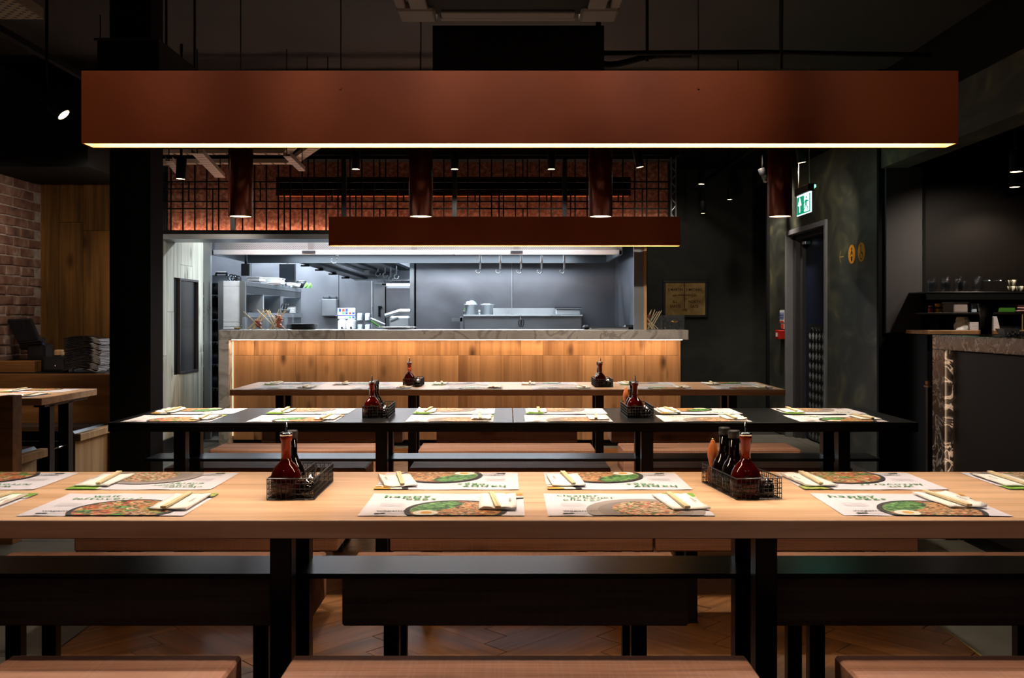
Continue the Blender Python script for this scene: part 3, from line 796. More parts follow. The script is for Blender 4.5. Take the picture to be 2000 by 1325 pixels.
rows('farthest table', 6.73, 7.12,
     [('C', U(556, 6.7)), ('A', U(748, 6.7)), ('A', U(924, 6.7)), ('C', U(1098, 6.7)), ('A', U(1290, 6.7)), ('B', U(1450, 6.7))],
     [('C', U(575, 7.1)), ('A', U(710, 7.1)), ('C', U(900, 7.1)), ('A', U(1072, 7.1)), ('C', U(1262, 7.1)), ('A', U(1428, 7.1))])
rows('booth table', 6.10, 6.52, [('C', -3.75), ('B', -3.2)], [('A', -3.75), ('B', -3.2)])

# ---------------------------------------------------------------- condiment baskets
def make_basket():
    t = thing('wire_basket', 'x', 'basket', (0, 0, 0), 'condiment baskets on the tables')
    wx, wy, hh = .128, .285, .058; r = .0011
    for zz, rr, nm in ((hh, .0018, 'rim'), (.002, .0016, 'base_ring')):
        mb = MB(); P = [(-wx/2, 0, zz), (wx/2, 0, zz), (wx/2, wy, zz), (-wx/2, wy, zz), (-wx/2, 0, zz)]
        mb.path(P, rr, 5); mb.build(nm, 'black_steel', t)
    mb = MB()
    ny = 22; nx = 10
    for i in range(ny+1):
        y = wy*i/ny
        for x in (-wx/2, wx/2, .008): mb.tube((x, y, .002), (x, y, hh), r, 4, caps=False)
        mb.tube((-wx/2, y, .002), (wx/2, y, .002), r, 4, caps=False)
    for i in range(nx+1):
        x = -wx/2+wx*i/nx
        for y in (0, wy): mb.tube((x, y, .002), (x, y, hh), r, 4, caps=False)
    for zz in (.016, .030, .044):
        mb.path([(-wx/2, 0, zz), (wx/2, 0, zz), (wx/2, wy, zz), (-wx/2, wy, zz), (-wx/2, 0, zz)], r, 4)
        mb.tube((.008, 0, zz), (.008, wy, zz), r, 4)
    mb.build('wire_mesh', 'black_steel', t, kind='stuff')
    MB().tube((.008, 0, hh), (.008, wy, hh), .0016, 5).build('divider_bar', 'black_steel', t)
    remember(t); return t
def bottle_profile(R0, h1, neck, h2, lip):
    p = [(0, 0), (R0*.80, 0), (R0*.95, .006), (R0, .020), (R0*1.01, .042), (R0*.97, .056), (R0*.88, .069), (R0*.73, .080), (R0*.54, .089), (neck*1.12, h1-.004), (neck, h1+.004)]
    return p
def make_chilli():
    t = thing('oil_bottle', 'x', 'bottle', (0, 0, 0), 'chilli oil bottles')
    MB().lathe(bottle_profile(.0425, .100, .0140, .166, .0175)+[(0, .104)], n=26).build('glass_body', 'chilli', t)
    MB().lathe([(0, .1042), (.0140, .1042), (.0138, .150), (.0165, .156), (.0175, .162), (.0165, .166), (0, .166)], n=20).build('glass_neck', 'chilli_neck', t)
    MB().lathe([(0, .1665), (.0175, .1665), (.0175, .174), (.015, .176), (0, .176)], n=18).build('screw_cap', 'chrome', t)
    MB().lathe([(.0045, .176), (.0038, .182), (.0032, .204), (.0026, .204), (0, .204)], n=10).build('pourer', 'chrome', t)
    remember(t); return t
def make_soy():
    t = thing('soy_bottle', 'x', 'bottle', (0, 0, 0), 'dark soy sauce bottles')
    MB().lathe(bottle_profile(.037, .104, .0145, .150, .0145)+[(.0145, .150), (0, .150)], n=22).build('glass_body', 'soy', t)
    MB().lathe([(0, .1502), (.0165, .1502), (.017, .168), (.0155, .172), (0, .172)], n=18).build('cap', 'soy_cap', t)
    remember(t); return t
def make_gourd():
    t = thing('spice_gourd', 'x', 'spice shaker', (0, 0, 0), 'wooden spice gourds')
    MB().lathe([(0, 0), (.014, 0), (.018, .015), (.017, .038), (.010, .052), (.013, .066), (.0165, .085), (.013, .105), (.006, .125), (.0035, .128), (0, .128)], n=18).build('body', 'gourd', t)
    MB().lathe([(0, .128), (.003, .128), (.003, .132), (0, .132)], n=8).build('stopper', 'cream', t)
    remember(t); return t
def make_pot():
    t = thing('chilli_pot', 'x', 'spice pot', (0, 0, 0), 'small pots in the condiment baskets')
    MB().lathe([(0, 0), (.019, 0), (.021, .01), (.020, .026), (.015, .034), (0, .034)], n=16).build('body', 'soy', t)
    MB().lathe([(0, .034), (.015, .034), (.015, .041), (.007, .044), (.0045, .050), (0, .051)], n=14).build('lid', 'chrome', t)
    remember(t); return t
def make_spoon():
    t = thing('soy_spoon', 'x', 'spoon', (0, 0, 0), 'small black spoons in the condiment baskets')
    mb = MB(); mb.tube((0, 0, 0), (.0, .09, .045), .0025, 6); mb.build('handle', 'plastic_black', t)
    MB().lathe([(0, -.004), (.009, -.002), (.012, .004), (.010, .003), (0, -.001)], n=12).build('bowl', 'chrome', t)
    remember(t); return t
PB, PC, PS, PG, PP, PSP = make_basket(), make_chilli(), make_soy(), make_gourd(), make_pot(), make_spoon()
def caddy(x, y, zt, where, soy=1, gourd=True, spoon=True, rz=0.):
    c, s = math.cos(rz), math.sin(rz)
    def at(a, b, h=0): return (x+c*a-s*b, y+s*a+c*b, zt+h)
    inst(PB, at(0, 0), rz, f'black wire condiment basket, {where}', 'condiment baskets on the tables')
    inst(PC, at(-.022, .044, .004), rz, f'red chilli oil bottle with steel pourer in {where}', 'chilli oil bottles')
    for k in range(soy):
        inst(PS, at(-.024, .125+.078*k, .004), rz, f'black soy bottle in {where}, ' + ('directly behind the chilli oil' if k == 0 else 'rearmost of the two'), 'dark soy sauce bottles')
    if gourd: inst(PG, at(-.040, .258, .004), rz, f'turned wooden spice gourd in {where}', 'wooden spice gourds')
    inst(PP, at(.036, .034, .004), rz, f'little dark spice pot with metal lid at the front of {where}', 'small pots in the condiment baskets')
    inst(PP, at(.036, .094, .004), rz, f'little dark spice pot standing second in {where}', 'small pots in the condiment baskets')
    if spoon:
        for k in range(2): inst(PSP, at(.026+.016*k, .14+.01*k, .012), rz, f'small black spoon lying in {where}, ' + ('left one' if k == 0 else 'right one'), 'small black spoons in the condiment baskets')
caddy(U(568, 2.60), 2.595, .7502, 'left basket, nearest table', soy=1, gourd=False)
caddy(U(1476, 2.60)+.01, 2.60, .7502, 'right basket, nearest table', soy=2, rz=.13)
caddy(U(734, 4.72), 4.70, .7502, 'left basket, black table', soy=2, gourd=False)
caddy(U(1250, 4.72), 4.70, .7502, 'right basket, black table', soy=1)
caddy(U(803, 6.75), 6.80, .7502, 'left basket, farthest table', soy=0, gourd=False)
caddy(U(1180, 6.75), 6.76, .7502, 'right basket, farthest table', soy=1, gourd=False)
# ---------------------------------------------------------------- hanging lamps
def beam_lamp(x0, x1, y, zb, h, dep, label, cables, screws):
    t = thing('linear_pendant', label, 'pendant lamp', ((x0+x1)/2, y+dep/2, zb), 'long copper linear pendants')
    s = .004
    MB().box(x0, x1, y, y+s, zb, zb+h).build('front_plate', 'copper', t)
    MB().box(x0, x1, y+dep-s, y+dep, zb, zb+h).build('back_plate', 'copper', t)
    for a in (x0, x1-s): MB().box(a, a+s, y+s, y+dep-s, zb, zb+h).build('end_plate', 'copper', t)
    MB().box(x0+s, x1-s, y+s, y+dep-s, zb+h-s, zb+h).build('top_plate', 'copper', t)
    r = MB(); e = .0005
    r.quad((x0+s+e, y+s+e, zb+.001), (x1-s-e, y+s+e, zb+.001), (x1-s-e, y+s+e, zb+.062), (x0+s+e, y+s+e, zb+.062))
    r.quad((x0+s+e, y+dep-s-e, zb+.001), (x1-s-e, y+dep-s-e, zb+.001), (x1-s-e, y+dep-s-e, zb+.062), (x0+s+e, y+dep-s-e, zb+.062))
    for a in (x0+s+e, x1-s-e): r.quad((a, y+s+e, zb+.001), (a, y+dep-s-e, zb+.001), (a, y+dep-s-e, zb+.062), (a, y+s+e, zb+.062))
    r.build('reflector', 'lamp_inner', t)
    MB().box(x0+.01, x1-.01, y+.012, y+dep-.012, zb+.056, zb+.062).build('diffuser', 'emit_warm', t)
    for cx in cables: MB().tube((cx, y+dep/2, zb+h), (cx, y+dep/2, ZC), .002, 6).build('suspension_cable', 'plastic_black', t)
    for cx in screws: MB().tube((cx, y+.0, zb+h-.05), (cx, y-.004, zb+h-.05), .004, 8).build('screw', 'copper', t)
    return t
beam_lamp(U(168, 2.75), U(1862, 2.75), 2.72, Z(280, 2.72), .208, .075, 'long copper linear pendant over the nearest table', [U(665, 2.75), U(1365, 2.75)], [U(665, 2.72), U(1365, 2.72)])
beam_lamp(U(643, 6.95), U(1328, 6.95), 6.93, Z(480, 6.93), .212, .075, 'dark copper linear pendant over the farthest table', [U(820, 6.95), U(1170, 6.95)], [])
for i, (u, ps) in enumerate(((470, 1), (822, 1), (1173, 1), (1523, 1))):
    D = 4.87; x = U(u, D); zb = Z(424, D); r = .0615
    t = thing('tube_pendant', ['leftmost copper tube pendant over the black table', 'second copper tube pendant from the left over the black table', 'third copper tube pendant from the left over the black table', 'rightmost copper tube pendant over the black table'][i], 'pendant lamp', (x, D, zb), 'copper tube pendants over the black table')
    MB().lathe([(r-.004, .03), (r-.003, .0), (r, 0), (r, .47), (.01, .475), (0, .475)], (x, D, zb), 28).build('tube', 'copper_pendant', t)
    MB().lathe([(0, .004), (r-.005, .004), (r-.005, .008), (0, .008)], (x, D, zb), 24).build('lens', 'emit_lens', t)
    MB().tube((x, D, zb+.47), (x, D, ZC), .003, 6).build('suspension_cable', 'plastic_black', t)
    light('pendant_lamp', 'SPOT', (x, D, zb-.004), 85, WARM if False else (1, .80, .58), size=.045, spot=2.0, blend=.8, parent=t)
# track spots
def track_spot(u, v, D, tilt, lab, watt=18, r=.035, L=.15, az=0., spot=1.0, to=None):
    x, z = U(u, D), Z(v, D)
    t = thing('track_spotlight', lab, 'spotlight', (x, D, z), 'black ceiling spotlights')
    rot = Matrix.Rotation(az, 4, 'Z') @ Matrix.Rotation(tilt, 4, 'Y')
    mb = MB().lathe([(0, L), (r*.9, L), (r, L-.005), (r, 0), (r-.004, 0), (r-.004, .012)], (0, 0, 0), 18).xf(rot); mb.v = [(a+x, b+D, c+z) for a, b, c in mb.v]; mb.build('barrel', 'black', t)
    mb = MB().lathe([(0, .002), (r-.005, .002), (r-.005, .006), (0, .006)], (0, 0, 0), 18).xf(rot); mb.v = [(a+x, b+D, c+z) for a, b, c in mb.v]; mb.build('lens', 'emit_lens', t)
    top = rot @ Vector((0, 0, L*.7)) + Vector((x, D, z))
    MB().tube(top, (top.x, top.y, ZC-.05), .008, 6).build('stem', 'black', t)
    if watt:
        d = rot @ Vector((0, 0, -1)); l = light('spot_beam', 'SPOT', Vector((x, D, z))+d*.006, watt, (1, .84, .66), rot=(aim((x, D, z), to) if to else d.to_track_quat('-Z', 'Y').to_euler()), size=.03, spot=spot, blend=.7, parent=t)
    return t
track_spot(353, 350, 6.6, .05, 'track spotlight beside the black column, under the cable trays', 95, spot=.9, to=(-3.1, 9.1, 1.25))
track_spot(695, 331, 7.6, 0, 'track spotlight above the left end of the far copper lamp', 62, spot=1.3, to=(-1.7, 9.2, .8))
track_spot(888, 331, 7.9, 0, 'track spotlight between the second and third tube pendants, left one', 62, spot=1.3, to=(-.5, 9.2, .8))
track_spot(1077, 331, 7.9, 0, 'track spotlight just left of the third tube pendant', 62, spot=1.3, to=(.45, 9.2, .8))
track_spot(1250, 327, 7.6, -.2, 'tilted track spotlight right of the third tube pendant', 110, spot=1.3, to=(1.5, 9.2, .9))
track_spot(1370, 360, 9.6, .05, 'track spotlight hanging on its own past the grille, at the end of the upper track', 14, .034)
track_spot(1425, 390, 10.6, 0, 'small distant spotlight on a pale stem left of the fourth tube pendant', 14, .03)
track_spot(1373, 417, 11.4, 0, 'lowest and most distant of the ceiling spotlights, over the corridor', 14, .03)
track_spot(1496, 356, 9.8, .35, 'spotlight half hidden behind the fourth tube pendant', 0, .034, az=math.pi)
track_spot(1566, 318, 7.6, -.15, 'spotlight right above the exit sign, shining down the plaster wall', 70, .036, spot=1.5, to=(2.94, 9.7, 1.4))
track_spot(1985, 336, 6.6, 0, 'nearer of the two spotlights over the bar at the right edge', 60, .045, spot=2.2, to=(3.6, 7.4, 1.0))
track_spot(1982, 366, 7.1, 0, 'farther of the two spotlights over the bar at the right edge', 30, .04, spot=2.2, to=(3.8, 7.4, .8))
track_spot(125, 225, 5.0, -.75, 'tilted spotlight on the left wall track, its lens glowing', 220, .038, L=.19, spot=1.1)
def track(x0, y0, x1, y1, z, lab):
    t = thing('lighting_track', lab, 'lighting track', ((x0+x1)/2, (y0+y1)/2, z), 'ceiling lighting tracks')
    d = Vector((x1-x0, y1-y0, 0)).normalized(); n = Vector((-d.y, d.x, 0))*.018
    a, b = Vector((x0, y0, z)), Vector((x1, y1, z)); mb = MB()
    vs = [a-n, a+n, b+n, b-n]; mb.add(vs+[v+Vector((0, 0, .035)) for v in vs], [(0, 3, 2, 1), (4, 5, 6, 7), (0, 1, 5, 4), (1, 2, 6, 5), (2, 3, 7, 6), (3, 0, 4, 7)])
    mb.build('rail', 'black', t)
    for k in (.15, .85):
        p = a.lerp(b, k); MB().tube(p+Vector((0, 0, .03)), (p.x, p.y, ZC), .004, 5).build('hanger', 'black', t)
track(-2.62, 3.4, -2.62, 6.6, 2.72, 'black lighting track running back along the upper left')
track(1.75, 6.8, 1.75, 9.4, 2.85, 'lighting track past the right end of the grille')
track(2.28, 8.0, 2.28, 11.6, 2.80, 'longer lighting track ahead of the door wall')
track(3.05, 3.6, 3.05, 6.9, 2.95, 'lighting track at the upper right over the bar')
track(-1.6, 7.75, 1.6, 7.75, 2.95, 'black lighting track running across behind the tube pendants')

# ---------------------------------------------------------------- ceiling services
ac = thing('ceiling_cassette', 'grey four-way air cassette at the top middle of the ceiling', 'air conditioner', (0, 2.95, 2.7))
D = 3.35; x0, x1, zc = U(782, D), U(1202, D), Z(42, D); y0, y1 = D-.76, D
B('body', 'ceil_black', (x0+.05, x1-.05, y0+.05, y1-.05, zc+.01, ZC-.25), ac)
B('inner_grille', 'black', (x0+.13, x1-.13, y0+.13, y1-.13, zc+.0, zc+.02), ac)
for b in ((x0+.14, x1-.14, y1-.035, y1), (x0+.14, x1-.14, y0, y0+.035), (x0, x0+.035, y0+.14, y1-.14), (x1-.035, x1, y0+.14, y1-.14)): B('frame_edge', 'ac', (*b, zc, zc+.03), ac, bev=.004)
for b in ((x0+.15, x1-.15, y1-.11, y1-.05), (x0+.15, x1-.15, y0+.05, y0+.11), (x0+.05, x0+.11, y0+.15, y1-.15), (x1-.11, x1-.05, y0+.15, y1-.15)): B('vane', 'ac', (*b, zc-.006, zc+.006), ac, bev=.003)
for a, b in ((x0, y0), (x0, y1-.13), (x1-.13, y0), (x1-.13, y1-.13)): B('corner_cover', 'ac', (a, a+.13, b, b+.13, zc-.004, zc+.03), ac, bev=.008)
B('duct_unit', 'ceil_black', (U(845, 4.2), U(1180, 4.2), 4.2, 5.1, Z(150, 4.2), Z(50, 4.2)), label='black fan coil unit hung behind the air cassette', cat='air unit')
lb = thing('bulkhead', 'dark boxed bulkhead above the left end of the copper lamp', 'bulkhead', (U(250, 4.4), 4.8, 2.4))
B('hanger', 'ceil_black', (-1.8, -1.79, 5, 5.01, Z(75, 4.4), ZC), lb); B('hanger', 'ceil_black', (-1.65, -1.64, 5, 5.01, Z(75, 4.4), ZC), lb)
B('box', 'ceil_black', (U(190, 4.4), U(310, 4.4), 4.4, 6.2, Z(150, 4.4), Z(75, 4.4)), lb)
B('flange', 'ceil_grey', (U(185, 4.4), U(312, 4.4), 4.39, 4.41, Z(80, 4.4), Z(75, 4.4)), lb)
def pipe(pts, r, mat, name, label, cat='pipe'):
    MB().path(pts, r, 8).build(name, mat, None, label=label, cat=cat)
D = 4.6
pipe([(U(1168, D), D, ZC), (U(1168, D), D, Z(104, D)), (U(1480, D), D, Z(102, D)), (U(1820, D), D, Z(108, D))], .012, 'ceil_black', 'conduit', 'black conduit dropping and turning right behind the copper lamp')
pts = [(U(1120+i*18, 4.7), 4.75, Z(98+22*math.exp(-(i-4)**2/12)+1.5*i*.2, 4.7)) for i in range(14)]
pipe(pts, .016, 'ceil_black', 'cable_bundle', 'sagging black cable bundle beside the fan coil unit', 'cables')
pipe([(U(1265, 4.6), 4.62, ZC), (U(1265, 4.6), 4.62, Z(118, 4.6))], .008, 'ceil_black', 'hanger_rod', 'hanger rod holding the black conduit', 'rod')
pipe([(U(1530, 4.2), 4.2, ZC), (U(1526, 4.2), 4.2, Z(134, 4.2))], .006, 'ceil_black', 'drop_wire', 'thin drop wire above the right half of the copper lamp', 'wire')
# perforated cable ladder upper left and trays beyond the lamp
def tray(pts, w_, z, lab, mat='tray', side=.035, slots=True, rungs=False):
    t = thing('cable_tray', lab, 'cable tray', (pts[0][0], pts[0][1], z), 'galvanised cable trays')
    for (ax, ay), (bx, by) in zip(pts[:-1], pts[1:]):
        a, b = Vector((ax, ay, z)), Vector((bx, by, z)); d = (b-a).normalized(); n = Vector((-d.y, d.x, 0))*w_/2
        mb = MB(); vs = [a-n, a+n, b+n, b-n]
        mb.add(vs+[v+Vector((0, 0, .002)) for v in vs], [(0, 3, 2, 1), (4, 5, 6, 7), (0, 1, 5, 4), (1, 2, 6, 5), (2, 3, 7, 6), (3, 0, 4, 7)]); mb.build('tray_base', mat, t)
        for s_ in (-1, 1):
            p, q = a+n*s_, b+n*s_; mb = MB(); m_ = n.normalized()*.001
            vs = [p-m_, p+m_, q+m_, q-m_]; mb.add(vs+[v+Vector((0, 0, side)) for v in vs], [(0, 3, 2, 1), (4, 5, 6, 7), (0, 1, 5, 4), (1, 2, 6, 5), (2, 3, 7, 6), (3, 0, 4, 7)]); mb.build('side_rail', mat, t)
        L = (b-a).length
        if slots:
            mb = MB(); k = .06
            while k < L-.03:
                c = a+d*k; e = n*.8; g = d*.008; mb.add([c-e-g+Vector((0, 0, -.0008)), c+e-g+Vector((0, 0, -.0008)), c+e+g+Vector((0, 0, -.0008)), c-e+g+Vector((0, 0, -.0008))], [(0, 1, 2, 3)]); k += .11
            mb.build('slots', 'ceil_black', t, kind='stuff')
    for k in (0, -1): MB().tube((*pts[k], z), (*pts[k], ZC), .004, 5).build('hanger', 'ceil_black', t)
    return t
tray([(-3.3, 8.25), (U(570, 8.25), 8.25), (U(640, 7.1), 7.1)], .09, Z(320, 8.25), 'pale slotted tray running across and bending forward behind the first tube pendant')
tray([(-3.3, 8.0), (U(560, 8.0), 8.0), (U(600, 7.1), 7.1)], .07, Z(301, 8.0), 'second slotted tray above the first, left of the grille')
tray([(U(385, 6.9), 6.9), (U(430, 8.1), 8.1)], .08, 2.44, 'short slotted tray angled away beside the black column')
tray([(U(330, 7.0), 7.0), (U(352, 7.7), 7.7)], .05, 2.40, 'stub of slotted tray beside the track spotlight')
tray([(U(560, 6.9), 6.9), (U(590, 7.6), 7.6)], .05, 2.42, 'stub of slotted tray right of the first tube pendant')
t = thing('perforated_duct', 'pale perforated tray sloping at the top left corner', 'cable tray', (-2.2, 3.4, 2.7))
B('tray_base', 'perf_tray', (-2.36, -2.10, 3.05, 4.3, 2.60, 2.603), t); B('side_rail', 'perf_tray', (-2.10, -2.097, 3.05, 4.3, 2.60, 2.65), t); B('side_rail', 'perf_tray', (-2.363, -2.36, 3.05, 4.3, 2.60, 2.65), t)
B('hanger', 'ceil_black', (-2.235, -2.225, 3.6, 3.61, 2.603, ZC), t)
t = thing('perforated_duct', 'short perforated tray at the left edge of the ceiling', 'cable tray', (-2.8, 4.0, 2.6))
B('tray_base', 'perf_tray', (-2.95, -2.72, 4.0, 4.9, 2.56, 2.563), t); B('hanger', 'ceil_black', (-2.84, -2.83, 4.4, 4.41, 2.563, ZC), t)
B('ceiling_duct', 'ceil_black', (-4.2, U(216, 7.4), 7.0, 7.9, 2.36, 2.95), label='black duct over the booth and brick wall', cat='duct')

# ---------------------------------------------------------------- kitchen front: bulkhead, copper panels and grille
YG = 8.5; YC = 8.85; XL, XR = U(300, YG), U(1318, YG)
zb0, zb1, zt = Z(458, YG), Z(450, YG), Z(309, YG)
B('lintel_head', 'black', (XL, XR+.04, YG-.05, 8.95, zt+.02, ZC), kind='structure')
bpos = bpy.data.objects['lintel_head']; bpos.name = 'trim_6'
cw = thing('copper_wall', 'row of glowing patinated copper sheets behind the grille', 'wall panel', ((XL+XR)/2, YC, zb1))
mull = [455.5, 672, 888, 1103]
edges = [XL]+[U(m, YC) for m in mull]+[XR]
for a, b in zip(edges[:-1], edges[1:]): B('copper_sheet', 'copper_wall', (a+.004, b-.004, YC, YC+.02, zb0+.03, zt+.12), cw)
B('uplight_strip', 'emit_led_soft', (XL+.02, XR-.05, YC-.035, YC-.020, zb1-.03, zb1-.024), cw)
gr = thing('steel_grille', 'black steel grille of uneven rectangles over the kitchen opening', 'grille', ((XL+XR)/2, YG, zb0), None)
B('bottom_rail', 'black', (XL, XR, YG-.02, YC+.03, zb0, zb1-.035), gr); B('bottom_rail', 'black', (XL, XR, YG-.02, YG+.02, zb1-.035, zb1), gr)
B('top_rail', 'black', (XL, XR, YG-.02, YG+.02, zt-.012, zt+.02), gr)
for m in mull: B('mullion', 'satin_steel', (U(m-4.5, YG), U(m+4.5, YG), YG-.022, YG+.022, zb1, zt-.012), gr)
hz = [Z(v, YG) for v in (355.2, 369.2, 393.9, 407.9)]
sgm = [XL]+[U(m, YG) for m in mull]+[XR]
b_ = .006
for z in hz: B('bar', 'black', (XL, XR, YG-.006, YG+.006, z-b_, z+b_), gr)
lv = [zb1, hz[3], hz[2], hz[1], hz[0], zt-.012]
for i in range(44):
    u = 334+23.3*i-(3 if i > 20 else 0)
    if u > 1300: break
    if min(abs(u-m) for m in mull) < 7: continue
    x = U(u, YG); B('bar', 'black', (x-b_, x+b_, YG-.005, YG+.005, zb1, zt-.012), gr)
k = 0
for base in range(0, 46):
    u = 334+23.3*base
    for off, (a, b) in (((-11.6, (0, 1)), (11.6, (2, 3)), (-11.6, (3, 4)), (11.6, (0, 2)), (-11.6, (2, 3)), (11.6, (4, 5)))[base % 6],):
        uu = u+off
        if uu > 1300 or uu < 310 or min(abs(uu-m) for m in mull) < 7: continue
        x = U(uu, YG); B('bar', 'black', (x-b_, x+b_, YG-.0045, YG+.0045, lv[a], lv[b]), gr)
ld = thing('ladder_truss', 'pale zigzag steel ladder at the right end of the grille', 'truss', (U(1313, YG), YG, zb1))
for u in (1309, 1318): B('rail', 'steel', (U(u, YG)-.006, U(u, YG)+.006, YG-.06, YG-.045, zb1, zt), ld)
zz = zb1+.02; s_ = 1
while zz < zt-.06:
    a, b = (U(1309, YG), U(1318, YG))[::s_]; MB().tube((a, YG-.052, zz), (b, YG-.052, zz+.055), .005, 5).build('rung', 'steel', ld); zz += .07; s_ = -s_
# slim dark lamp in the slot between the grille and the copper
t = thing('slot_lamp', 'long dark lamp body hung behind the grille, its lower edge glow-coloured copper', 'lamp', (U(886, 8.7), 8.7, Z(383, 8.7)))
B('housing', 'copper_pendant', (U(541, 8.7), U(1231, 8.7), 8.66, 8.74, Z(383, 8.7), Z(347, 8.7)), t)
B('louvre', 'black', (U(545, 8.7), U(1227, 8.7), 8.65, 8.66, Z(374, 8.7), Z(353, 8.7)), t)
B('glow_coloured_strip', 'copper', (U(545, 8.7), U(1227, 8.7), 8.66, 8.74, Z(383, 8.7)-.004, Z(383, 8.7)), t)  # copper colour stands in for a glowing lower edge; nothing emits here
# steel head and jambs of the opening
B('trim_7', 'steel', (XL, XR, YG-.03, YC+.03, Z(467.5, YG), zb0-.001), kind='structure')
B('trim_8', 'jamb', (U(1238, 9.2), U(1257, 9.2), 9.2, 9.23, Z(645, 9.1)+.001, 2.6), kind='structure')
B('trim_9', 'booth_ply', (U(1257, 9.2), U(1262.5, 9.2), 9.18, 9.25, Z(645, 9.1)+.001, 2.6), kind='structure')
B('trim_10', 'steel_v', (U(398, 9.7), U(411, 9.7), 9.7, 9.75, 0, 2.05), kind='structure')
B('trim_11', 'slate_dark', (U(1262.5, 9.2), U(1345, 9.4), 9.28, 9.34, 0, 0.02), kind='structure')
# kitchen shell
KX0, KX1, YB, YD = -4.3, 1.33, 11.6, 13.0
sw = thing('wall_kitchen_back', None, None, (0, 12, 0), kind='structure')
for a, b in ((-1.14, U(1001, YB)), (U(1001, YB), U(1206, YB)+.03)): B('steel_sheet', 'steel_wall', (a+.003, b-.003, YB, YB+.02, 0, 2.4), sw, bev=.002)
B('cover_strip', 'steel_bright', (U(1000, YB)-.003, U(1000, YB)+.004, YB-.004, YB, 1.0, 1.93), sw)
B('corner_post', 'steel_v', (U(801, YB), U(809, YB), YB-.03, YB+.03, 0, 2.4), sw)
for a, b in ((-4.3, -3.5), (-3.5, -2.3), (-2.3, U(751, YD)), (U(751, YD), -1.1)): B('steel_sheet', 'steel_wall', (a+.003, b-.003, YD, YD+.02, 0, 2.8), sw, bev=.002)
B('cover_strip', 'steel_bright', (U(726.5, YD)-.006, U(726.5, YD)+.006, YD-.008, YD, 1.0, 1.75), sw)
B('steel_sheet', 'steel_wall', (-1.13, -1.11, YB, YD, 0, 2.8), sw)
struct('wall_kitchen_right', 'steel_wall', (KX1-.01, KX1+.01, 9.87, YB, 0, 2.4))
struct('wall_kitchen_left', 'steel_wall', (KX0, KX0+.02, 9.7, YD, 0, 2.8))
struct('wall_kitchen_front', 'steel_wall', (KX0, -3.2, 9.70, 9.72, 0, 2.8))
struct('ceiling_kitchen', 'white', (KX0, KX1, 9.62, YD, 2.8, 2.83))
struct('floor_kitchen', 'tile', (KX0, KX1, 9.65, YD, -.011, 0))
# extraction hood across the pass
hd = thing('extraction_hood', 'long stainless extraction hood above the pass, perforated band and lights', 'hood', (-1, 9.95, 1.9))
hx0, hx1, hy = U(411, 9.9), U(1215, 9.9), 9.9
zl0, zl1, zp = Z(498, hy), Z(488.5, hy), Z(467, hy)
B('front_lip', 'steel_bright', (hx0, hx1, hy, hy+.03, zl0, zl1), hd, bev=.003)
cuts = [411, 602, 610, 805, 812, 1006, 1013, 1207]
for a, b in ((419, 601), (612, 803), (814, 1004), (1015, 1205)): B('perforated_panel', 'perf', (U(a, hy), U(b, hy), hy+.012, hy+.02, zl1+.002, zp+.04), hd)
B('canopy_front', 'steel', (hx0, hx1, hy+.02, hy+.03, zl1, zp+.3), hd)
for a in (hx0, hx1-.03): B('end_cheek', 'steel', (a, a+.03, hy+.0, 11.2, zl0, zp+.3), hd)
B('inner_back', 'steel_dark', (U(480, 11.2), hx1-.03, 11.2, 11.23, Z(514, 11.2), 2.3), hd); B('hook_rail', 'steel', (hx0+.03, hx1-.03, 9.985, 10.015, zl0+.02, zl0+.035), hd)
B('inner_return', 'steel', (hx0+.03, hx1-.03, 10.15, 11.2, zl0+.12, zl0+.135), hd)
for a, b in ((500, 700), (880, 1100)): B('light_tube', 'white_emit', (U(a, 10.05), U(b, 10.05), 10.06, 10.12, zl0+.10, zl0+.12), hd)
for i, (a, b) in enumerate(((590, 616), (997, 1021))):
    bd = B('badge', 'steel_dark', (U(a, hy), U(b, hy), hy-.003, hy, zl0+.012, zl1-.006), hd)
    mb = MB(); text(mb, 'Halton', 0, 0, .03, 0, 0, .01, width=U(b-4, hy)-U(a+4, hy)); mb.v = [(U(a+4, hy)+x, hy-.004, zl0+.018+y) for x, y, z in mb.v]; mb.build('badge_lettering', 'ink_black', bd)
def hook(u, D, ztop, zbot, r, lab, grp):
    x = U(u, D); t = thing('hook', lab, 'hook', (x, D, zbot), grp)
    if ztop-zbot > .08: MB().tube((x, D, ztop), (x, D, zbot+.06), .012, 8).build('stem', 'steel_bright', t)
    pts = [(x+r*math.cos(a)-r, D, zbot+.03+r*math.sin(a)) for a in [math.radians(k) for k in range(0, -250, -25)]]
    MB().path([(x, D, zbot+.075)]+pts, .005, 6).build('hook_wire', 'chrome', t)
for i, u in enumerate((938, 977, 1018, 1058, 1102)):
    hook(u, 10.0, zl0+.02, Z(536, 10.0)+.0, .022, f'{ORD[i]} steel hook from the left hanging from the hood over the pass', 'hooks hanging from the hood')
hook(658, 10.0, zl0+.02, Z(515, 10), .03, 'lone small round hook on the left half of the hood', None)
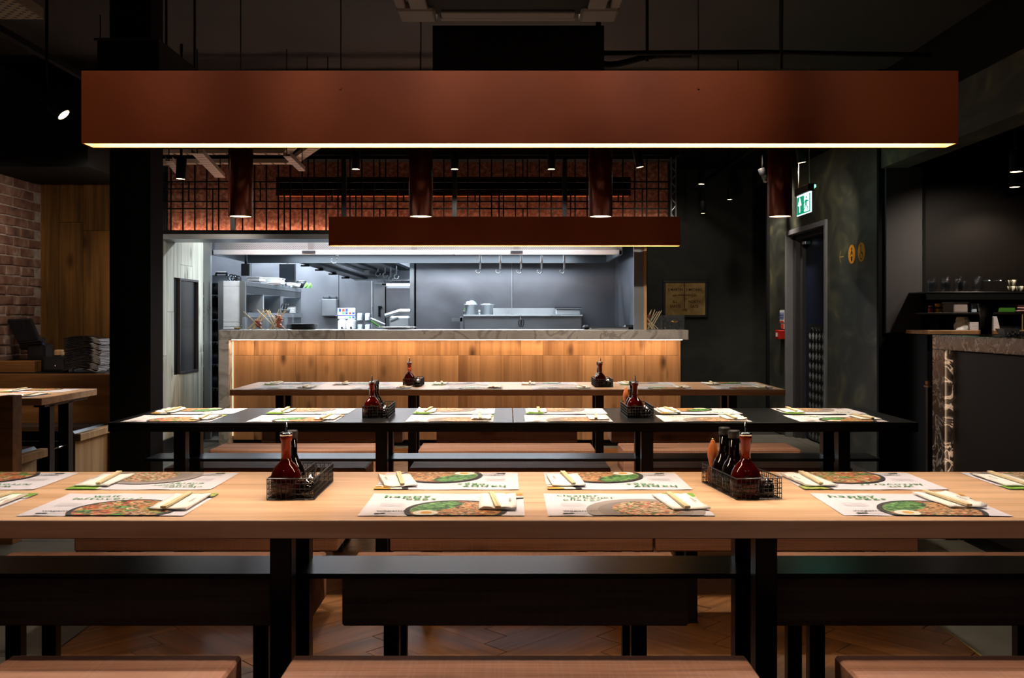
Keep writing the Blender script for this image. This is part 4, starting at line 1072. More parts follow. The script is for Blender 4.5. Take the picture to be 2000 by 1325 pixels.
# second hood, sloping, deeper in at the left
h2 = thing('range_hood', 'sloping stainless range hood deep in the left of the kitchen', 'hood', (-1.8, 12.2, 1.8))
a0, a1 = Vector((U(560, 11.35), 11.35, Z(507, 11.35))), Vector((U(693, 12.6), 12.6, Z(547, 12.6)))
for k in range(5):
    off = Vector((.0+.16*k, 0, .035*k)); off2 = Vector((.19+.16*k, 0, .035*k))
    p = [a0+off, a0+off2, a1+off2*.9, a1+off*.9]
    mb = MB().add([tuple(v) for v in p]+[tuple(v+Vector((0, 0, .03))) for v in p], [(0, 1, 2, 3), (7, 6, 5, 4), (0, 4, 5, 1), (1, 5, 6, 2), (2, 6, 7, 3), (3, 7, 4, 0)])
    mb.build('filter_blade', 'steel_bright' if k % 2 else 'steel_dark', h2)
B('rear_panel', 'steel', (a1.x, U(803, 12.6), 12.6, 12.63, Z(547, 12.6), 2.5), h2)
B('rear_lip', 'steel_bright', (a1.x, U(803, 12.6), 12.56, 12.6, Z(547, 12.6)-.01, Z(547, 12.6)+.01), h2)
for k in range(4):
    p = a0.lerp(a1, .25+.2*k); B('clip', 'black', (p.x-.05, p.x+.05, p.y-.02, p.y+.02, p.z-.02, p.z), h2)
for i, (u, v, kind) in enumerate(((700, 520, 0), (716, 527, 1), (738, 535, 0), (752, 538, 2), (763, 545, 2), (774, 541, 2))):
    D = 12.3; x = U(u, D)
    t = thing('ladle', f'{ORD[i]} steel utensil from the left on the rail under the range hood', 'utensil', (x, D, Z(v, D)), 'utensils on the range hood rail')
    MB().tube((x, D, Z(512, D)), (x, D, Z(v-4, D)), .009, 6).build('handle', 'steel_bright', t)
    if kind == 1: B('tag_card', 'white', (x-.035, x+.035, D-.01, D, Z(v+10, D), Z(v, D)), t)
    else: MB().path([(x+.03*math.cos(math.radians(a)), D, Z(v, D)+.03*math.sin(math.radians(a))) for a in range(90, 380, 40)], .007, 6).build('loop', 'steel_bright', t)
t = thing('utensil_rail', 'thin rail under the range hood carrying hooks and ladles', 'rail', (U(740, 12.3), 12.3, 1.9))
MB().tube((U(690, 12.3), 12.3, Z(513, 12.3)), (U(800, 12.3), 12.3, Z(513, 12.3)), .008, 8).build('bar', 'steel', t)
# heated gantry running back on the left
gn = thing('pass_gantry', 'stainless pass cabinet with shelf running back at the left of the kitchen', 'cabinet', (-2.8, 11, 0))
gx0, gx1, gy0, gy1 = U(426, 9.98), U(478.5, 9.98), 9.98, 12.7
zt_ = Z(549, gy0); zm = zt_-.125; zn = 1.30
B('corner_post', 'steel_v', (gx0, gx0+.05, gy0, gy0+.05, 0, zt_), gn); B('corner_post', 'steel_v', (gx1-.055, gx1, gy0, gy0+.05, 0, zt_), gn)
for a, b in ((zt_-.055, zt_), (1.20, zt_-.058), (1.15, 1.197), (0, 1.147)): B('end_panel', 'white', (gx0+.052, gx1-.057, gy0+.006, gy0+.03, a, b), gn, bev=.002)
ym = 11.55
for a, b in ((gy0+.05, ym), (ym+.004, gy1)):
    B('shelf_fascia', 'steel_dark', (gx1-.015, gx1, a, b, zm, zt_-.05), gn, bev=.002); B('shelf_edge', 'steel', (gx1-.02, gx1+.006, a, b, zt_-.05, zt_), gn, bev=.002)
B('shelf_top', 'steel', (gx0, gx1-.02, gy0+.05, gy1, zt_-.02, zt_-.001), gn); B('niche_back', 'black', (gx0, gx0+.01, gy0+.05, gy1, zn, zm), gn)
B('niche_floor', 'steel', (gx0, gx1+.02, gy0+.05, gy1, zn-.05, zn), gn); B('divider', 'steel', (gx0+.05, gx1, ym-.02, ym+.02, zn, zm), gn); B('divider', 'steel_bright', (gx0+.05, gx1-.01, 10.75, 10.8, zn-.25, zm), gn)
B('divider', 'steel', (gx0+.05, gx1, gy1-.03, gy1, zn, zm), gn); B('lower_cabinet', 'steel_dark', (gx0, gx1, gy0+.05, gy1, 0, zn-.05), gn)
for i, y in enumerate((11.8, 11.95, 12.1)):
    t = thing('pan', f'black pan hanging in the gantry niche, {ORD[i]} from the front', 'pan', (gx1-.06, y, zn), 'black pans in the gantry niche')
    MB().lathe([(0, 0), (.05, 0), (.06, .05), (.058, .05), (0, .01)], (gx1-.07, y, zn+.0), 16).build('bowl', 'plastic_black', t); MB().tube((gx1-.07, y, zn+.04), (gx1-.03, y, zn+.12), .008, 6).build('handle', 'plastic_black', t)
for i in range(5):
    MB().lathe([(0, 0), (.055, 0), (.09, .012), (.088, .014), (0, .004)], (gx1-.10, 12.42, zn+.001+.017*i), 20).build('plate', 'white', None, label=f'white plate in the gantry niche, {["bottom", "second from bottom", "middle", "second from top", "top"][i]} of its stack', cat='plate', group='plates stacked in the gantry niche')
# things along the top of the gantry
for i, (u0, u1, v0, v1, D) in enumerate(((470.5, 487, 515, 539, 10.9), (545, 576.5, 515, 552, 12.2))):
    t = thing('order_screen', ['smaller dark order screen over the near end of the gantry', 'larger dark order screen over the far end of the gantry'][i], 'screen', (U((u0+u1)/2, D), D, Z(v1, D)), 'order screens')
    B('casing', 'plastic_black', (U(u0, D), U(u1, D), D, D+.05, Z(v1, D), Z(v0, D)), t, bev=.004); B('glass', 'screen', (U(u0+1.5, D), U(u1-1.5, D), D-.003, D, Z(v1-1.5, D), Z(v0+1.5, D)), t)
    MB().tube((U((u0+u1)/2, D), D+.03, Z(v0, D)), (U((u0+u1)/2, D), D+.03, 2.3), .015, 8).build('bracket', 'black_steel', t)
def boxy(name, mat, u0, u1, v0, v1, D, dep, label, cat, group=None, bev=.006, lid=None):
    x0, x1, z0, z1 = U(u0, D), U(u1, D), Z(v1, D), Z(v0, D)
    if lid:
        t = thing(name, label, cat, ((x0+x1)/2, D+dep/2, z0), group)
        B('body', mat, (x0+.006, x1-.006, D+.006, D+dep-.006, z0, z1-.012), t, bev=bev); B('lid', lid, (x0, x1, D, D+dep, z1-.012, z1), t, bev=.003); return t
    return B(name, mat, (x0, x1, D, D+dep, z0, z1), None, bev=bev, label=label, cat=cat, group=group)
boxy('storage_tub', 'white', 481, 508, 541, 549.6, 10.75, .28, 'long white tub on the gantry beside the smaller screen', 'tub', lid='white')
boxy('storage_tub', 'white', 508, 546, 543, 555, 11.4, .3, 'widest white tub on the gantry, between the two screens', 'tub', lid='white')
boxy('storage_tub', 'tub', 523, 545, 551.5, 557, 11.25, .12, 'low cream tub on the front edge of the gantry', 'tub', lid='white')
t = boxy('storage_bin', 'tub_blue', 414, 446, 537, 574, 10.6, .3, 'pale blue plastic bin with a black handle behind the gantry end', 'bin')
hb = thing('bin_handle', None, None) if False else None
MB().path([(U(422, 10.58), 10.58, Z(539, 10.58)), (U(422, 10.58), 10.58, Z(533.5, 10.58)), (U(443, 10.58), 10.58, Z(533.5, 10.58)), (U(443, 10.58), 10.58, Z(539, 10.58))], .012, 6).build('handle', 'plastic_black', t)
B('wire_bracket', 'steel_dark', (-3.3, U(413, 10.6)+.2, 10.62, 10.9, Z(576, 10.6), Z(574, 10.6)), None, label='thin shelf carrying the pale blue bin', cat='shelf')
for i, (u, v, D, r) in enumerate(((452, 548, 10.2, .04), (458, 548, 10.3, .04), (465, 548, 10.35, .035))):
    t = thing('spring_whisk', f'{ORD[i]} coiled wire whisk from the left, on the near end of the gantry', 'whisk', (U(u, D), D, zt_), 'wire whisks on the gantry')
    mb = MB()
    for k in range(5):
        mb.path([(U(u, D)+r*math.cos(math.radians(a)), D+r*math.sin(math.radians(a))*math.sin(k*.63), zt_+r+r*math.sin(math.radians(a))*math.cos(k*.63)) for a in range(0, 361, 40)], .003, 4)
    mb.build('wires', 'plastic_black', t)
for i, (u, D, m) in enumerate(((553, 11.95, 'steel_dark'), (562, 12.0, 'white'), (571, 12.2, 'steel_bright'), (580, 12.35, 'white'))):
    t = thing('mixing_bowl', f'{["dark", "white", "bright steel", "white rim"][i]} bowl on the gantry, {ORD[i]} from the left of those below the larger screen', 'bowl', (U(u, D), D, zt_), 'bowls on the gantry')
    MB().lathe([(0, 0), (.03, 0), (.055, .055), (.052, .055), (.0, .008)], (U(u, D), D, zt_), 16).build('bowl', m, t)
t = thing('strainer', 'black banded bowl near the far end of the gantry', 'bowl', (U(592, 12.4), 12.4, zt_))
MB().lathe([(0, 0), (.035, 0), (.085, .085), (.08, .085), (0, .01)], (U(592, 12.4)-.04, 12.4, zt_), 18).build('bowl', 'steel_dark', t); MB().lathe([(.086, .083), (.09, .09), (.08, .09)], (U(592, 12.4)-.04, 12.4, zt_), 18).build('rim', 'chrome', t)
mb = MB(); rr = random.Random(2)
for k in range(40):
    a = Vector((U(599, 12.6)+rr.uniform(-.04, .04), 12.6+rr.uniform(-.03, .03), zt_+rr.uniform(.0, .05))); mb.add([a, a+Vector((.03, 0, .01)), a+Vector((.015, .01, .035))], [(0, 1, 2)])
mb.build('herb_bunch', 'herb', None, label='bright green herbs at the far end of the gantry', cat='herbs', kind='stuff')
# rack with black pans in the gap at the left
rk = thing('wire_rack', 'tall wire rack seen in the gap left of the gantry', 'rack', (-3.35, 10.4, 0))
rx0, rx1 = -3.55, U(430, 10.3)
for a in (rx0, rx1): MB().tube((a, 10.3, 0), (a, 10.3, 1.6), .012, 8).build('post', 'steel_dark', rk)
for k, v in enumerate((576, 624, 668, 712, 758)):
    z = Z(v, 10.3); B('shelf', 'steel', (rx0, rx1, 10.3, 10.7, z-.008, z), rk)
    mb = MB()
    for q in range(12): x = rx0+(rx1-rx0)*q/12; mb.tube((x, 10.3, z-.03), (x+.012, 10.3, z), .003, 4)
    mb.build('wire_truss', 'steel_bright', rk, kind='stuff')
    for q in range(2):
        t = thing('stock_pot', f'{["shiny", "black"][q]} pot on shelf {ORD[k]} from the top of the wire rack', 'pot', (U(419, 10.45)-.14*(1-q)+.02, 10.45, z), 'pots on the wire rack')
        MB().lathe([(0, 0), (.06, 0), (.062, .13), (.058, .13), (.055, .01), (0, .01)], (U(419, 10.45)-.14*(1-q)+.02, 10.45, z+.0), 16).build('pot_body', 'plastic_black' if q else 'steel_dark', t)
B('rack_back', 'black', (-3.6, -3.0, 10.72, 10.74, 0, 1.55), None, label='dark panel behind the wire rack', cat='panel')
# wall-mounted bits on the deep wall
t = thing('towel_dispenser', 'steel paper towel dispenser on the deep kitchen wall', 'dispenser', (U(643, 12.95), 12.95, Z(618, 12.95)))
B('casing', 'steel', (U(628, 12.9), U(658, 12.9), 12.88, 12.99, Z(618, 12.9), Z(584, 12.9)), t, bev=.01); B('top_cover', 'steel_dark', (U(630, 12.9), U(657, 12.9), 12.90, 12.99, Z(584, 12.9), Z(578.5, 12.9)), t, bev=.01); B('lock', 'chrome', (U(643, 12.9), U(645, 12.9), 12.87, 12.9, Z(581, 12.9), Z(579, 12.9)), t)
t = thing('notice_board', 'hygiene poster of small coloured pictures above the soap dispensers', 'poster', (U(677, 12.98), 12.98, Z(623, 12.98)))
B('sheet', 'white', (U(660, 12.98), U(694, 12.98), 12.975, 12.985, Z(623, 12.98), Z(602, 12.98)), t)
for j, (v0, v1) in enumerate(((603, 609), (610, 614), (618, 622))):
    for i in range(5):
        a = 661.5+6.5*i; B('picture', ['blue_print', 'white', 'red_print', 'ink_grey', 'blue_print', 'green_print', 'ink_grey'][(i*2+j*3) % 7], (U(a, 12.97), U(a+5, 12.97), 12.972, 12.975, Z(v1, 12.97), Z(v0, 12.97)), t)
B('dark_band', 'blue_print', (U(660, 12.97), U(694, 12.97), 12.973, 12.975, Z(617, 12.97), Z(615.6, 12.97)), t)
for i, (a, b) in enumerate(((660, 675), (676.5, 694))):
    t = thing('soap_dispenser', ['left white soap dispenser under the hygiene poster', 'right, wider white soap dispenser under the hygiene poster'][i], 'dispenser', (U((a+b)/2, 12.9), 12.9, Z(645, 12.9)), 'white soap dispensers')
    B('casing', 'white', (U(a, 12.88), U(b, 12.88), 12.86, 12.99, Z(646, 12.88), Z(624, 12.88)), t, bev=.025); B('lever', 'plastic_black', (U((a+b)/2-2, 12.85), U((a+b)/2+2, 12.85), 12.84, 12.87, Z(642.5, 12.85), Z(638, 12.85)), t, bev=.01)
for i, (a, v) in enumerate(((698, 612), (713.5, 612), (698, 634), (713.5, 634))):
    t = thing('socket', f'{["upper left", "upper right", "lower left", "lower right"][i]} of the four small white sockets on the deep wall', 'socket', (U(a+5, 12.98), 12.98, Z(v+16, 12.98)), 'wall sockets')
    B('box', 'tub_blue', (U(a, 12.98), U(a+10, 12.98), 12.96, 12.99, Z(v+15, 12.98), Z(v, 12.98)), t, bev=.01); B('switch', 'white', (U(a+3, 12.96), U(a+7, 12.96), 12.95, 12.96, Z(v+13, 12.96), Z(v+6, 12.96)), t)
t = thing('combi_oven', 'tall steel oven with black door seal and handle at the right of the deep wall', 'oven', (U(765, 12.7), 12.8, 0))
B('body', 'steel', (U(729, 12.7), U(801, 12.7), 12.75, 12.98, 0, Z(553, 12.7)), t, bev=.005); B('seal', 'black', (U(751, 12.7), U(753.5, 12.7), 12.735, 12.75, .9, Z(560, 12.7)), t)
B('door', 'steel_wall', (U(754, 12.7), U(801, 12.7), 12.70, 12.75, .9, Z(562, 12.7)), t, bev=.004); B('top_lamp', 'white_emit', (U(755, 12.7), U(801, 12.7), 12.69, 12.75, Z(558, 12.7), Z(554.5, 12.7)), t); B('hinge', 'black', (U(746, 12.7), U(758, 12.7), 12.70, 12.75, Z(556.5, 12.7), Z(554, 12.7)), t)
B('handle', 'black', (U(739, 12.7), U(742, 12.7), 12.69, 12.75, Z(619, 12.7), Z(598, 12.7)), t); B('handle', 'black', (U(739, 12.7), U(746, 12.7), 12.68, 12.70, Z(602, 12.7), Z(598.5, 12.7)), t)
t = thing('slicer', 'steel prep machine with sloping arms low before the oven', 'appliance', (U(775, 11.9), 11.9, 1.0))
D = 11.9
for a, b, hh in (((752, 617), (781, 608), .05), ((781, 608), (801, 608), .05), ((762, 626), (778, 620), .03), ((724, 622), (752, 634), .02)):
    MB().path([(U(a[0], D), D, Z(a[1], D)), (U(b[0], D), D, Z(b[1], D))], hh/2, 4).build('arm', 'steel_bright', t)
MB().path([(U(724, D), D, Z(627, D)), (U(745, D), D, Z(640, D))], .012, 4).build('guard', 'herb', t)
B('body', 'steel_bright', (U(760, D), U(800, D), D+.02, D+.2, 1.0, Z(618, D)), t, bev=.02); B('foot', 'steel_dark', (U(736, D), U(801, D), D, D+.3, .9, 1.05), t, bev=.01)
# shelf with pails against the steel wall
sh = thing('wall_shelf', 'stainless counter shelf with upstand against the steel wall', 'shelf', (U(1020, 11.3), 11.4, 1.2))
D = 11.2
B('board', 'steel_bright', (U(905, D), U(1138, D), D, 11.58, Z(616, D)-.012, Z(615, D)), sh, bev=.002); B('upstand', 'steel_bright', (U(963, 11.55), U(1088, 11.55), 11.55, 11.58, Z(615, D), Z(602, 11.55)), sh)
B('lower_panel', 'steel', (U(907, D), U(1136, D), D+.03, D+.05, .8, Z(619, D)), sh); B('upright', 'steel', (U(898, D), U(905, D), D+.02, D+.06, .8, Z(619, D)), sh, bev=.003); B('bracket', 'steel', (U(882, D), U(903, D), D+.02, D+.04, Z(628, D), Z(621, D)), sh)
zs = Z(615, D)
for i, (u, w_) in enumerate(((920, 12.5), (952, 12.5))):
    t = thing('pail', ['left steel pail heaped with wrapped greens on the steel wall shelf', 'right steel pail with flat lid on the steel wall shelf'][i], 'pail', (U(u, D), D+.12, zs), 'steel pails on the wall shelf')
    r = w_*D/F; MB().lathe([(0, 0), (r*.72, 0), (r*.95, .115), (r*1.12, .118), (r*1.12, .125), (0, .125)], (U(u, D+.12), D+.12, zs), 22).build('pail_body', 'steel_bright', t)
    if i == 0:
        mb = MB(); rr = random.Random(5); n = 12
        for j in range(5):
            for k in range(n):
                q = j/4*math.pi/2; a = 2*math.pi*k/n; s_ = r*(.85+rr.uniform(-.12, .15)); mb.v.append((U(u, D+.12)+s_*math.cos(q)*math.cos(a), D+.12+s_*math.cos(q)*math.sin(a), zs+.125+s_*.65*math.sin(q)))
        for j in range(4):
            for k in range(n): mb.f.append((j*n+k, j*n+(k+1) % n, (j+1)*n+(k+1) % n, (j+1)*n+k)); mb.mi.append(0); mb.sm.append(False)
        mb.build('contents', 'tub_blue', t)
    else: MB().lathe([(0, .125), (r*.9, .125), (r*.7, .135), (0, .138)], (U(u, D+.12), D+.12, zs), 20).build('lid', 'chrome', t)
t = thing('squeeze_bottle', 'small green-topped bottle at the left end of the steel wall shelf', 'bottle', (U(906.5, D), D+.1, zs)); MB().lathe([(0, 0), (.016, 0), (.016, .045), (.009, .055), (0, .055)], (U(907, D), D+.06, zs), 12).build('bottle_body', 'steel_dark', t); MB().lathe([(0, .055), (.009, .055), (.009, .07), (0, .07)], (U(907, D), D+.06, zs), 10).build('cap', 'herb', t)
t = thing('beaker', 'narrow steel beaker between the two pails', 'beaker', (U(936, D), D+.1, zs)); MB().lathe([(0, 0), (.02, 0), (.021, .06), (.018, .06), (.017, .004), (0, .004)], (U(936.5, D+.1), D+.1, zs), 14).build('cup', 'steel', t)
t = thing('steel_tray', 'rectangular steel tray with handles at the right end of the wall shelf', 'tray', (U(1110, D), D+.15, zs))
B('base', 'steel_bright', (U(1086, D), U(1134, D), D+.03, D+.3, zs, zs+.07), t, bev=.01); B('rim', 'chrome', (U(1083, D), U(1137, D), D+.01, D+.32, zs+.07, zs+.085), t, bev=.004)
t = thing('scissors', 'black-handled scissors hanging from the shelf edge', 'scissors', (U(1018, D), D-.01, Z(640, D)))
for s_ in (-1, 1): MB().path([(U(1018, D)+s_*.012+.018*math.cos(math.radians(a)), D-.012, Z(631, D)+.045*math.sin(math.radians(a))) for a in range(0, 361, 30)], .006, 5).build('handle', 'plastic_black', t)
MB().tube((U(1018, D), D-.012, Z(625, D)), (U(1016, D), D-.012, Z(616, D)), .006, 5).build('blade', 'chrome', t)

# ---------------------------------------------------------------- the pass counter
pc = thing('pass_counter', 'long kitchen pass counter, veined stone top over lit oak boards', 'counter', (-.5, 9.4, 0))
cx0, cx1 = U(427, 9.1), U(1345, 9.1); zc1, zc0 = Z(645, 9.1), Z(664, 9.1)
mid = [cx0, U(886.5, 9.1), cx1]
for a, b in zip(mid[:-1], mid[1:]): B('stone_slab', 'stone', (a+.0005, b-.0005, 9.1, 9.86, zc0, zc1), pc, bev=.003)
B('stone_leg', 'stone', (cx0, U(447, 9.1), 9.1, 9.86, 0, zc0-.0005), pc, bev=.003)
wx0, wx1, yw = U(447, 9.1)+.004, U(1328, 9.25), 9.22
B('carcass', 'black', (wx0, wx1-.02, yw+.022, 9.84, 0, zc0-.001), pc)
B('end_board', 'bar_oak', (wx1-.02, wx1, yw, 9.84, 0, zc0-.002), pc)
zsm = Z(694.5, yw)
x = wx0; i = 0
while x < wx1-.03:
    wd = [.205, .19, .215, .2, .18, .21][i % 6]; x2 = min(x+wd, wx1-.021)
    if wx1-.021-x2 < .06: x2 = wx1-.021
    for a, b in ((0.06, zsm-.001), (zsm+.001, zc0-.003)): B('board', 'bar_oak', (x+.0008, x2-.0008, yw+R.uniform(0, .0015), yw+.02, a, b), pc, bev=.001)
    x = x2; i += 1
B('kick_board', 'black', (wx0, wx1-.03, yw+.05, yw+.06, 0, .06), pc)
B('led_strip', 'emit_led', (wx0+.02, wx1-.002, 9.118, 9.135, zc0-.0025, zc0-.0006), pc, label='warm glowing strip under the stone top')
B('led_strip', 'emit_led_low', (wx0+.001, wx0+.004, yw-.012, yw-.004, .1, zc0-.02), pc, label='warm glowing strip up the left leg')
ZK = zc1
# jars and plates on the counter
def stick_jar(u0, u1, v0, D, n, lab, seed, spoons=8, lean=0.):
    x0, x1 = U(u0, D), U(u1, D); hgt = Z(v0, D)-ZK; t = thing('chopstick_tub', lab, 'container', ((x0+x1)/2, D, ZK), 'clear tubs of chopsticks and spoons'); w_ = .003; dp = x1-x0
    for b in ((x0, x0+w_, D, D+dp), (x1-w_, x1, D, D+dp), (x0+w_, x1-w_, D, D+w_), (x0+w_, x1-w_, D+dp-w_, D+dp)): B('wall', 'acrylic', (*b, ZK+.003, ZK+hgt), t)
    B('base', 'acrylic', (x0, x1, D, D+dp, ZK, ZK+.003), t)
    rr = random.Random(seed); cx = (x0+x1)/2; cy = D+dp/2
    for k in range(n):
        bx = cx+rr.uniform(-.25, .25)*dp; by = cy+rr.uniform(-.25, .25)*dp; sx = rr.choice((-1, 1)); dx = sx*rr.uniform(.05, .17); dy = rr.uniform(-.03, .03); L = rr.uniform(.19, .225)
        s_ = MB().tube((bx-dx*.3, by, ZK+.006), (bx+dx*.85, by+dy, ZK+L*.92), .0055, 5, r1=.0042)
        s_.build('chopstick', 'cream', None, label=f'{ORD[k]} bamboo chopstick in the {lab.split(",")[0]}', cat='chopstick', group=f'chopsticks in the {lab.split(",")[0]}')
    for k in range(spoons):
        bx = cx+(.05 if lean >= 0 else -.05)*dp*4*rr.uniform(.2, 1); zz = ZK+.02+.013*k
        MB().lathe([(0, 0), (.022, .002), (.033, .016), (.031, .018), (0, .005)], (0, 0, 0), 14).xf(Matrix.Translation((min(max(bx, x0+.035), x1-.035), cy+rr.uniform(-.01, .01), zz)) @ Matrix.Rotation(rr.uniform(.2, .5)*(1 if lean >= 0 else -1), 4, 'Y')).build('wooden_spoon', 'darkwood', None, label=f'{ORD[k]} red lacquered spoon from the bottom, in the {lab.split(",")[0]}', cat='spoon', group=f'spoons in the {lab.split(",")[0]}')
stick_jar(473, 512, 620, 9.22, 9, 'left chopstick tub on the counter, dark bowls inside', 3, 5)
stick_jar(516, 554, 620, 9.22, 8, 'second chopstick tub on the counter, spoons at its right', 4, 9)
stick_jar(1249, 1294, 616, 9.22, 12, 'right-hand chopstick tub beside the framed sign', 14, 9, -1)
t = thing('acrylic_box', 'clear box of foil-wrapped cutlery at the right end of the counter', 'container', (U(1316, 9.22), 9.3, ZK)); bx0, bx1, bh = U(1297, 9.22), U(1337, 9.22), Z(616, 9.22)
for b in ((bx0, bx0+.003, 9.22, 9.41), (bx1-.003, bx1, 9.22, 9.41), (bx0+.003, bx1-.003, 9.22, 9.223), (bx0+.003, bx1-.003, 9.407, 9.41)): B('wall', 'acrylic', (*b, ZK+.003, bh), t)
B('base', 'acrylic', (bx0, bx1, 9.22, 9.41, ZK, ZK+.003), t)
mb = MB(); rr = random.Random(9)
for k in range(90):
    a = Vector((rr.uniform(bx0+.01, bx1-.03), rr.uniform(9.235, 9.38), ZK+.006+rr.uniform(0, .105))); d = Vector((rr.uniform(-.03, .04), rr.uniform(-.02, .02), rr.uniform(-.01, .02)))
    mb.add([a, a+d, a+d+Vector((.003, 0, .012)), a+Vector((.003, 0, .012))], [(0, 1, 2, 3)], rr.choice((0, 0, 1)))
mb.build('wrapped_cutlery', ['plastic_black', 'chrome'], None, label='heap of black and silver wrapped cutlery in the clear box', cat='cutlery', kind='stuff')
t = boxy('clear_tub', 'acrylic', 556, 570, 615, 643, 9.45, .1, 'empty clear tub behind the second chopstick tub', 'container')
for i in range(6):
    MB().lathe([(0, 0), (.10, 0), (.152, .008), (.150, .0105), (0, .004)], (U(591, 9.4), 9.42, ZK+.0005+.0095*i), 30).build('plate', 'plastic_black', None, label=f'black plate on the counter, {["bottom", "second from bottom", "third from bottom", "third from top", "second from top", "top"][i]} of the flat stack', cat='plate', group='black plates stacked on the counter')
t = thing('small_ladle', 'small brass-lined black ladle lying at the left end of the counter', 'ladle', (U(462, 9.3), 9.3, ZK)); MB().lathe([(0, 0), (.02, .003), (.034, .022), (.031, .024), (0, .006)], (U(463, 9.3), 9.3, ZK), 16).build('cup', 'gold', t); MB().tube((U(467, 9.3), 9.3, ZK+.02), (U(472, 9.3), 9.33, ZK+.04), .006, 6).build('handle', 'plastic_black', t)
B('ticket_tray', 'steel_dark', (U(430, 9.25), U(470, 9.25), 9.2, 9.35, ZK, ZK+.008), None, bev=.003, label='low dark tray at the far left end of the counter', cat='tray')
B('paper_slip', 'white', (U(622, 9.3), U(652, 9.3), 9.25, 9.4, ZK, ZK+.004), None, label='pale paper slips right of the plate stack', cat='paper')
t = thing('serving_dish', 'white oval serving dish at the middle of the counter back', 'dish', (U(775, 9.6), 9.6, ZK)); MB().lathe([(0, 0), (.09, 0), (.20, .022), (.195, .025), (0, .006)], (U(776, 9.6), 9.6, ZK), 28).build('dish_body', 'white', t); MB().lathe([(.196, .024), (.203, .024), (.203, .027), (.196, .027)], (U(776, 9.6), 9.6, ZK), 28).build('rim', 'chrome', t)
t = thing('serving_tray', 'steel tray with black ear handles near the right of the counter', 'tray', (U(1190, 9.45), 9.45, ZK)); B('pan', 'steel_bright', (U(1152, 9.4), U(1227, 9.4), 9.36, 9.6, ZK, ZK+.022), t, bev=.01); B('rim', 'chrome', (U(1149, 9.4), U(1230, 9.4), 9.35, 9.61, ZK+.022, ZK+.027), t, bev=.002)
for a, b in ((1138, 1152), (1218, 1241)): B('ear_handle', 'plastic_black', (U(a, 9.48), U(b, 9.48), 9.46, 9.54, ZK+.0, ZK+.045), t, bev=.018)
B('bench_top_rear', 'steel', (U(560, 10.4), U(1236, 10.6), 10.5, 10.9, 0, .92), None, bev=.003, label='stainless work counter just behind the pass', cat='counter')

# ---------------------------------------------------------------- framed sign on the far dark wall
fp = thing('framed_sign', 'black-framed parchment sign reading north gate on the dark wall', 'picture', (U(1339, 12.45), 12.48, Z(620, 12.45)))
D = 12.46; fx0, fx1, fz0, fz1 = U(1295, D), U(1383, D), Z(621, D), Z(547, D); e = .035
for b in ((fx0, fx1, fz0, fz0+e), (fx0, fx1, fz1-e, fz1), (fx0, fx0+e, fz0+e, fz1-e), (fx1-e, fx1, fz0+e, fz1-e)): B('frame_bar', 'plastic_black', (b[0], b[1], D, D+.04, b[2], b[3]), fp, bev=.004)
B('parchment', 'parchment', (fx0+e, fx1-e, D+.015, D+.02, fz0+e, fz1-e), fp)
ink = MB(); cxm = U(1337.3, D)
ink.quad((cxm-.005, D+.013, Z(604, D)), (cxm+.005, D+.013, Z(604, D)), (cxm+.005, D+.013, fz1-e), (cxm-.005, D+.013, fz1-e)); ink.quad((U(1324, D), D+.013, Z(577.5, D)), (U(1350, D), D+.013, Z(577.5, D)), (U(1350, D), D+.013, Z(576, D)), (U(1324, D), D+.013, Z(576, D)))
for s_, ua, ub, v in (('S MARTIN', 1305, 1334, 568.5), ('S MICHAEL', 1340, 1373, 568.5), ('with', 1314, 1322, 579.5), ('at the', 1351, 1361, 579.5), ('ALL', 1314, 1323, 592), ('SAINTS', 1309, 1330, 601), ('NORTH', 1345, 1368, 592), ('GATE', 1348, 1364.5, 601.5), ('1680', 1333, 1343, 608)):
    q = MB(); text(q, s_, 0, 0, .055, 0, 0, .02, width=U(ub, D)-U(ua, D)); ink.add([(U(ua, D)+x, D+.013, Z(v, D)+y*.9) for x, y, z in q.v], q.f)
ink.build('lettering', 'parch_ink', fp)

# ---------------------------------------------------------------- exit sign and wall signs
ex = thing('exit_sign', 'lit green exit sign with arrow and running figure on cables', 'sign', (2.35, 7.48, 2.08))
xs_, ya, yb_ = 2.345, 7.33, 7.68; zb_, zt2 = 2.065, 2.225
B('housing', 'plastic_black', (xs_-.02, xs_+.03, ya, yb_, zt2, zt2+.06), ex, bev=.004)
B('edge_glow_panel', 'exit_white', (xs_, xs_+.008, ya, yb_, zb_, zt2), ex); B('green_face', 'exit_green', (xs_-.002, xs_, ya+.008, yb_-.008, zb_+.006, zt2-.012), ex)
g = MB(); g2 = MB(); xx = xs_-.004
def P(y, z): return (xx, ya+(yb_-ya)*(1-y), zb_+(zt2-zb_)*z)
for pl in ([(.22, .14), (.27, .14), (.27, .72), (.22, .72)], [(.12, .5), (.17, .46), (.27, .76), (.245, .88)], [(.37, .5), (.32, .46), (.22, .76), (.245, .88)], [(.56, .1), (.92, .1), (.92, .9), (.56, .9)]):
    (g if pl[0][0] < .5 else g2).add([P(*p) for p in pl], [tuple(range(len(pl)))])
g.build('arrow', 'exit_white', ex); g2.build('doorway', 'exit_white', ex)
g = MB(); xx = xs_-.006; g.add([P(.74+.05*math.cos(a), .78+.06*math.sin(a)) for a in [k*math.pi/5 for k in range(10)]], [tuple(range(10))])
for pl in ([(.68, .68), (.8, .66), (.76, .42), (.66, .44)], [(.66, .66), (.56, .52), (.6, .48), (.7, .6)], [(.78, .64), (.9, .6), (.9, .54), (.76, .56)], [(.66, .46), (.72, .42), (.64, .22), (.54, .16), (.53, .22), (.6, .27)], [(.7, .44), (.78, .42), (.86, .26), (.84, .12), (.79, .12), (.8, .25)]): g.add([P(*p) for p in pl], [tuple(range(len(pl)))])
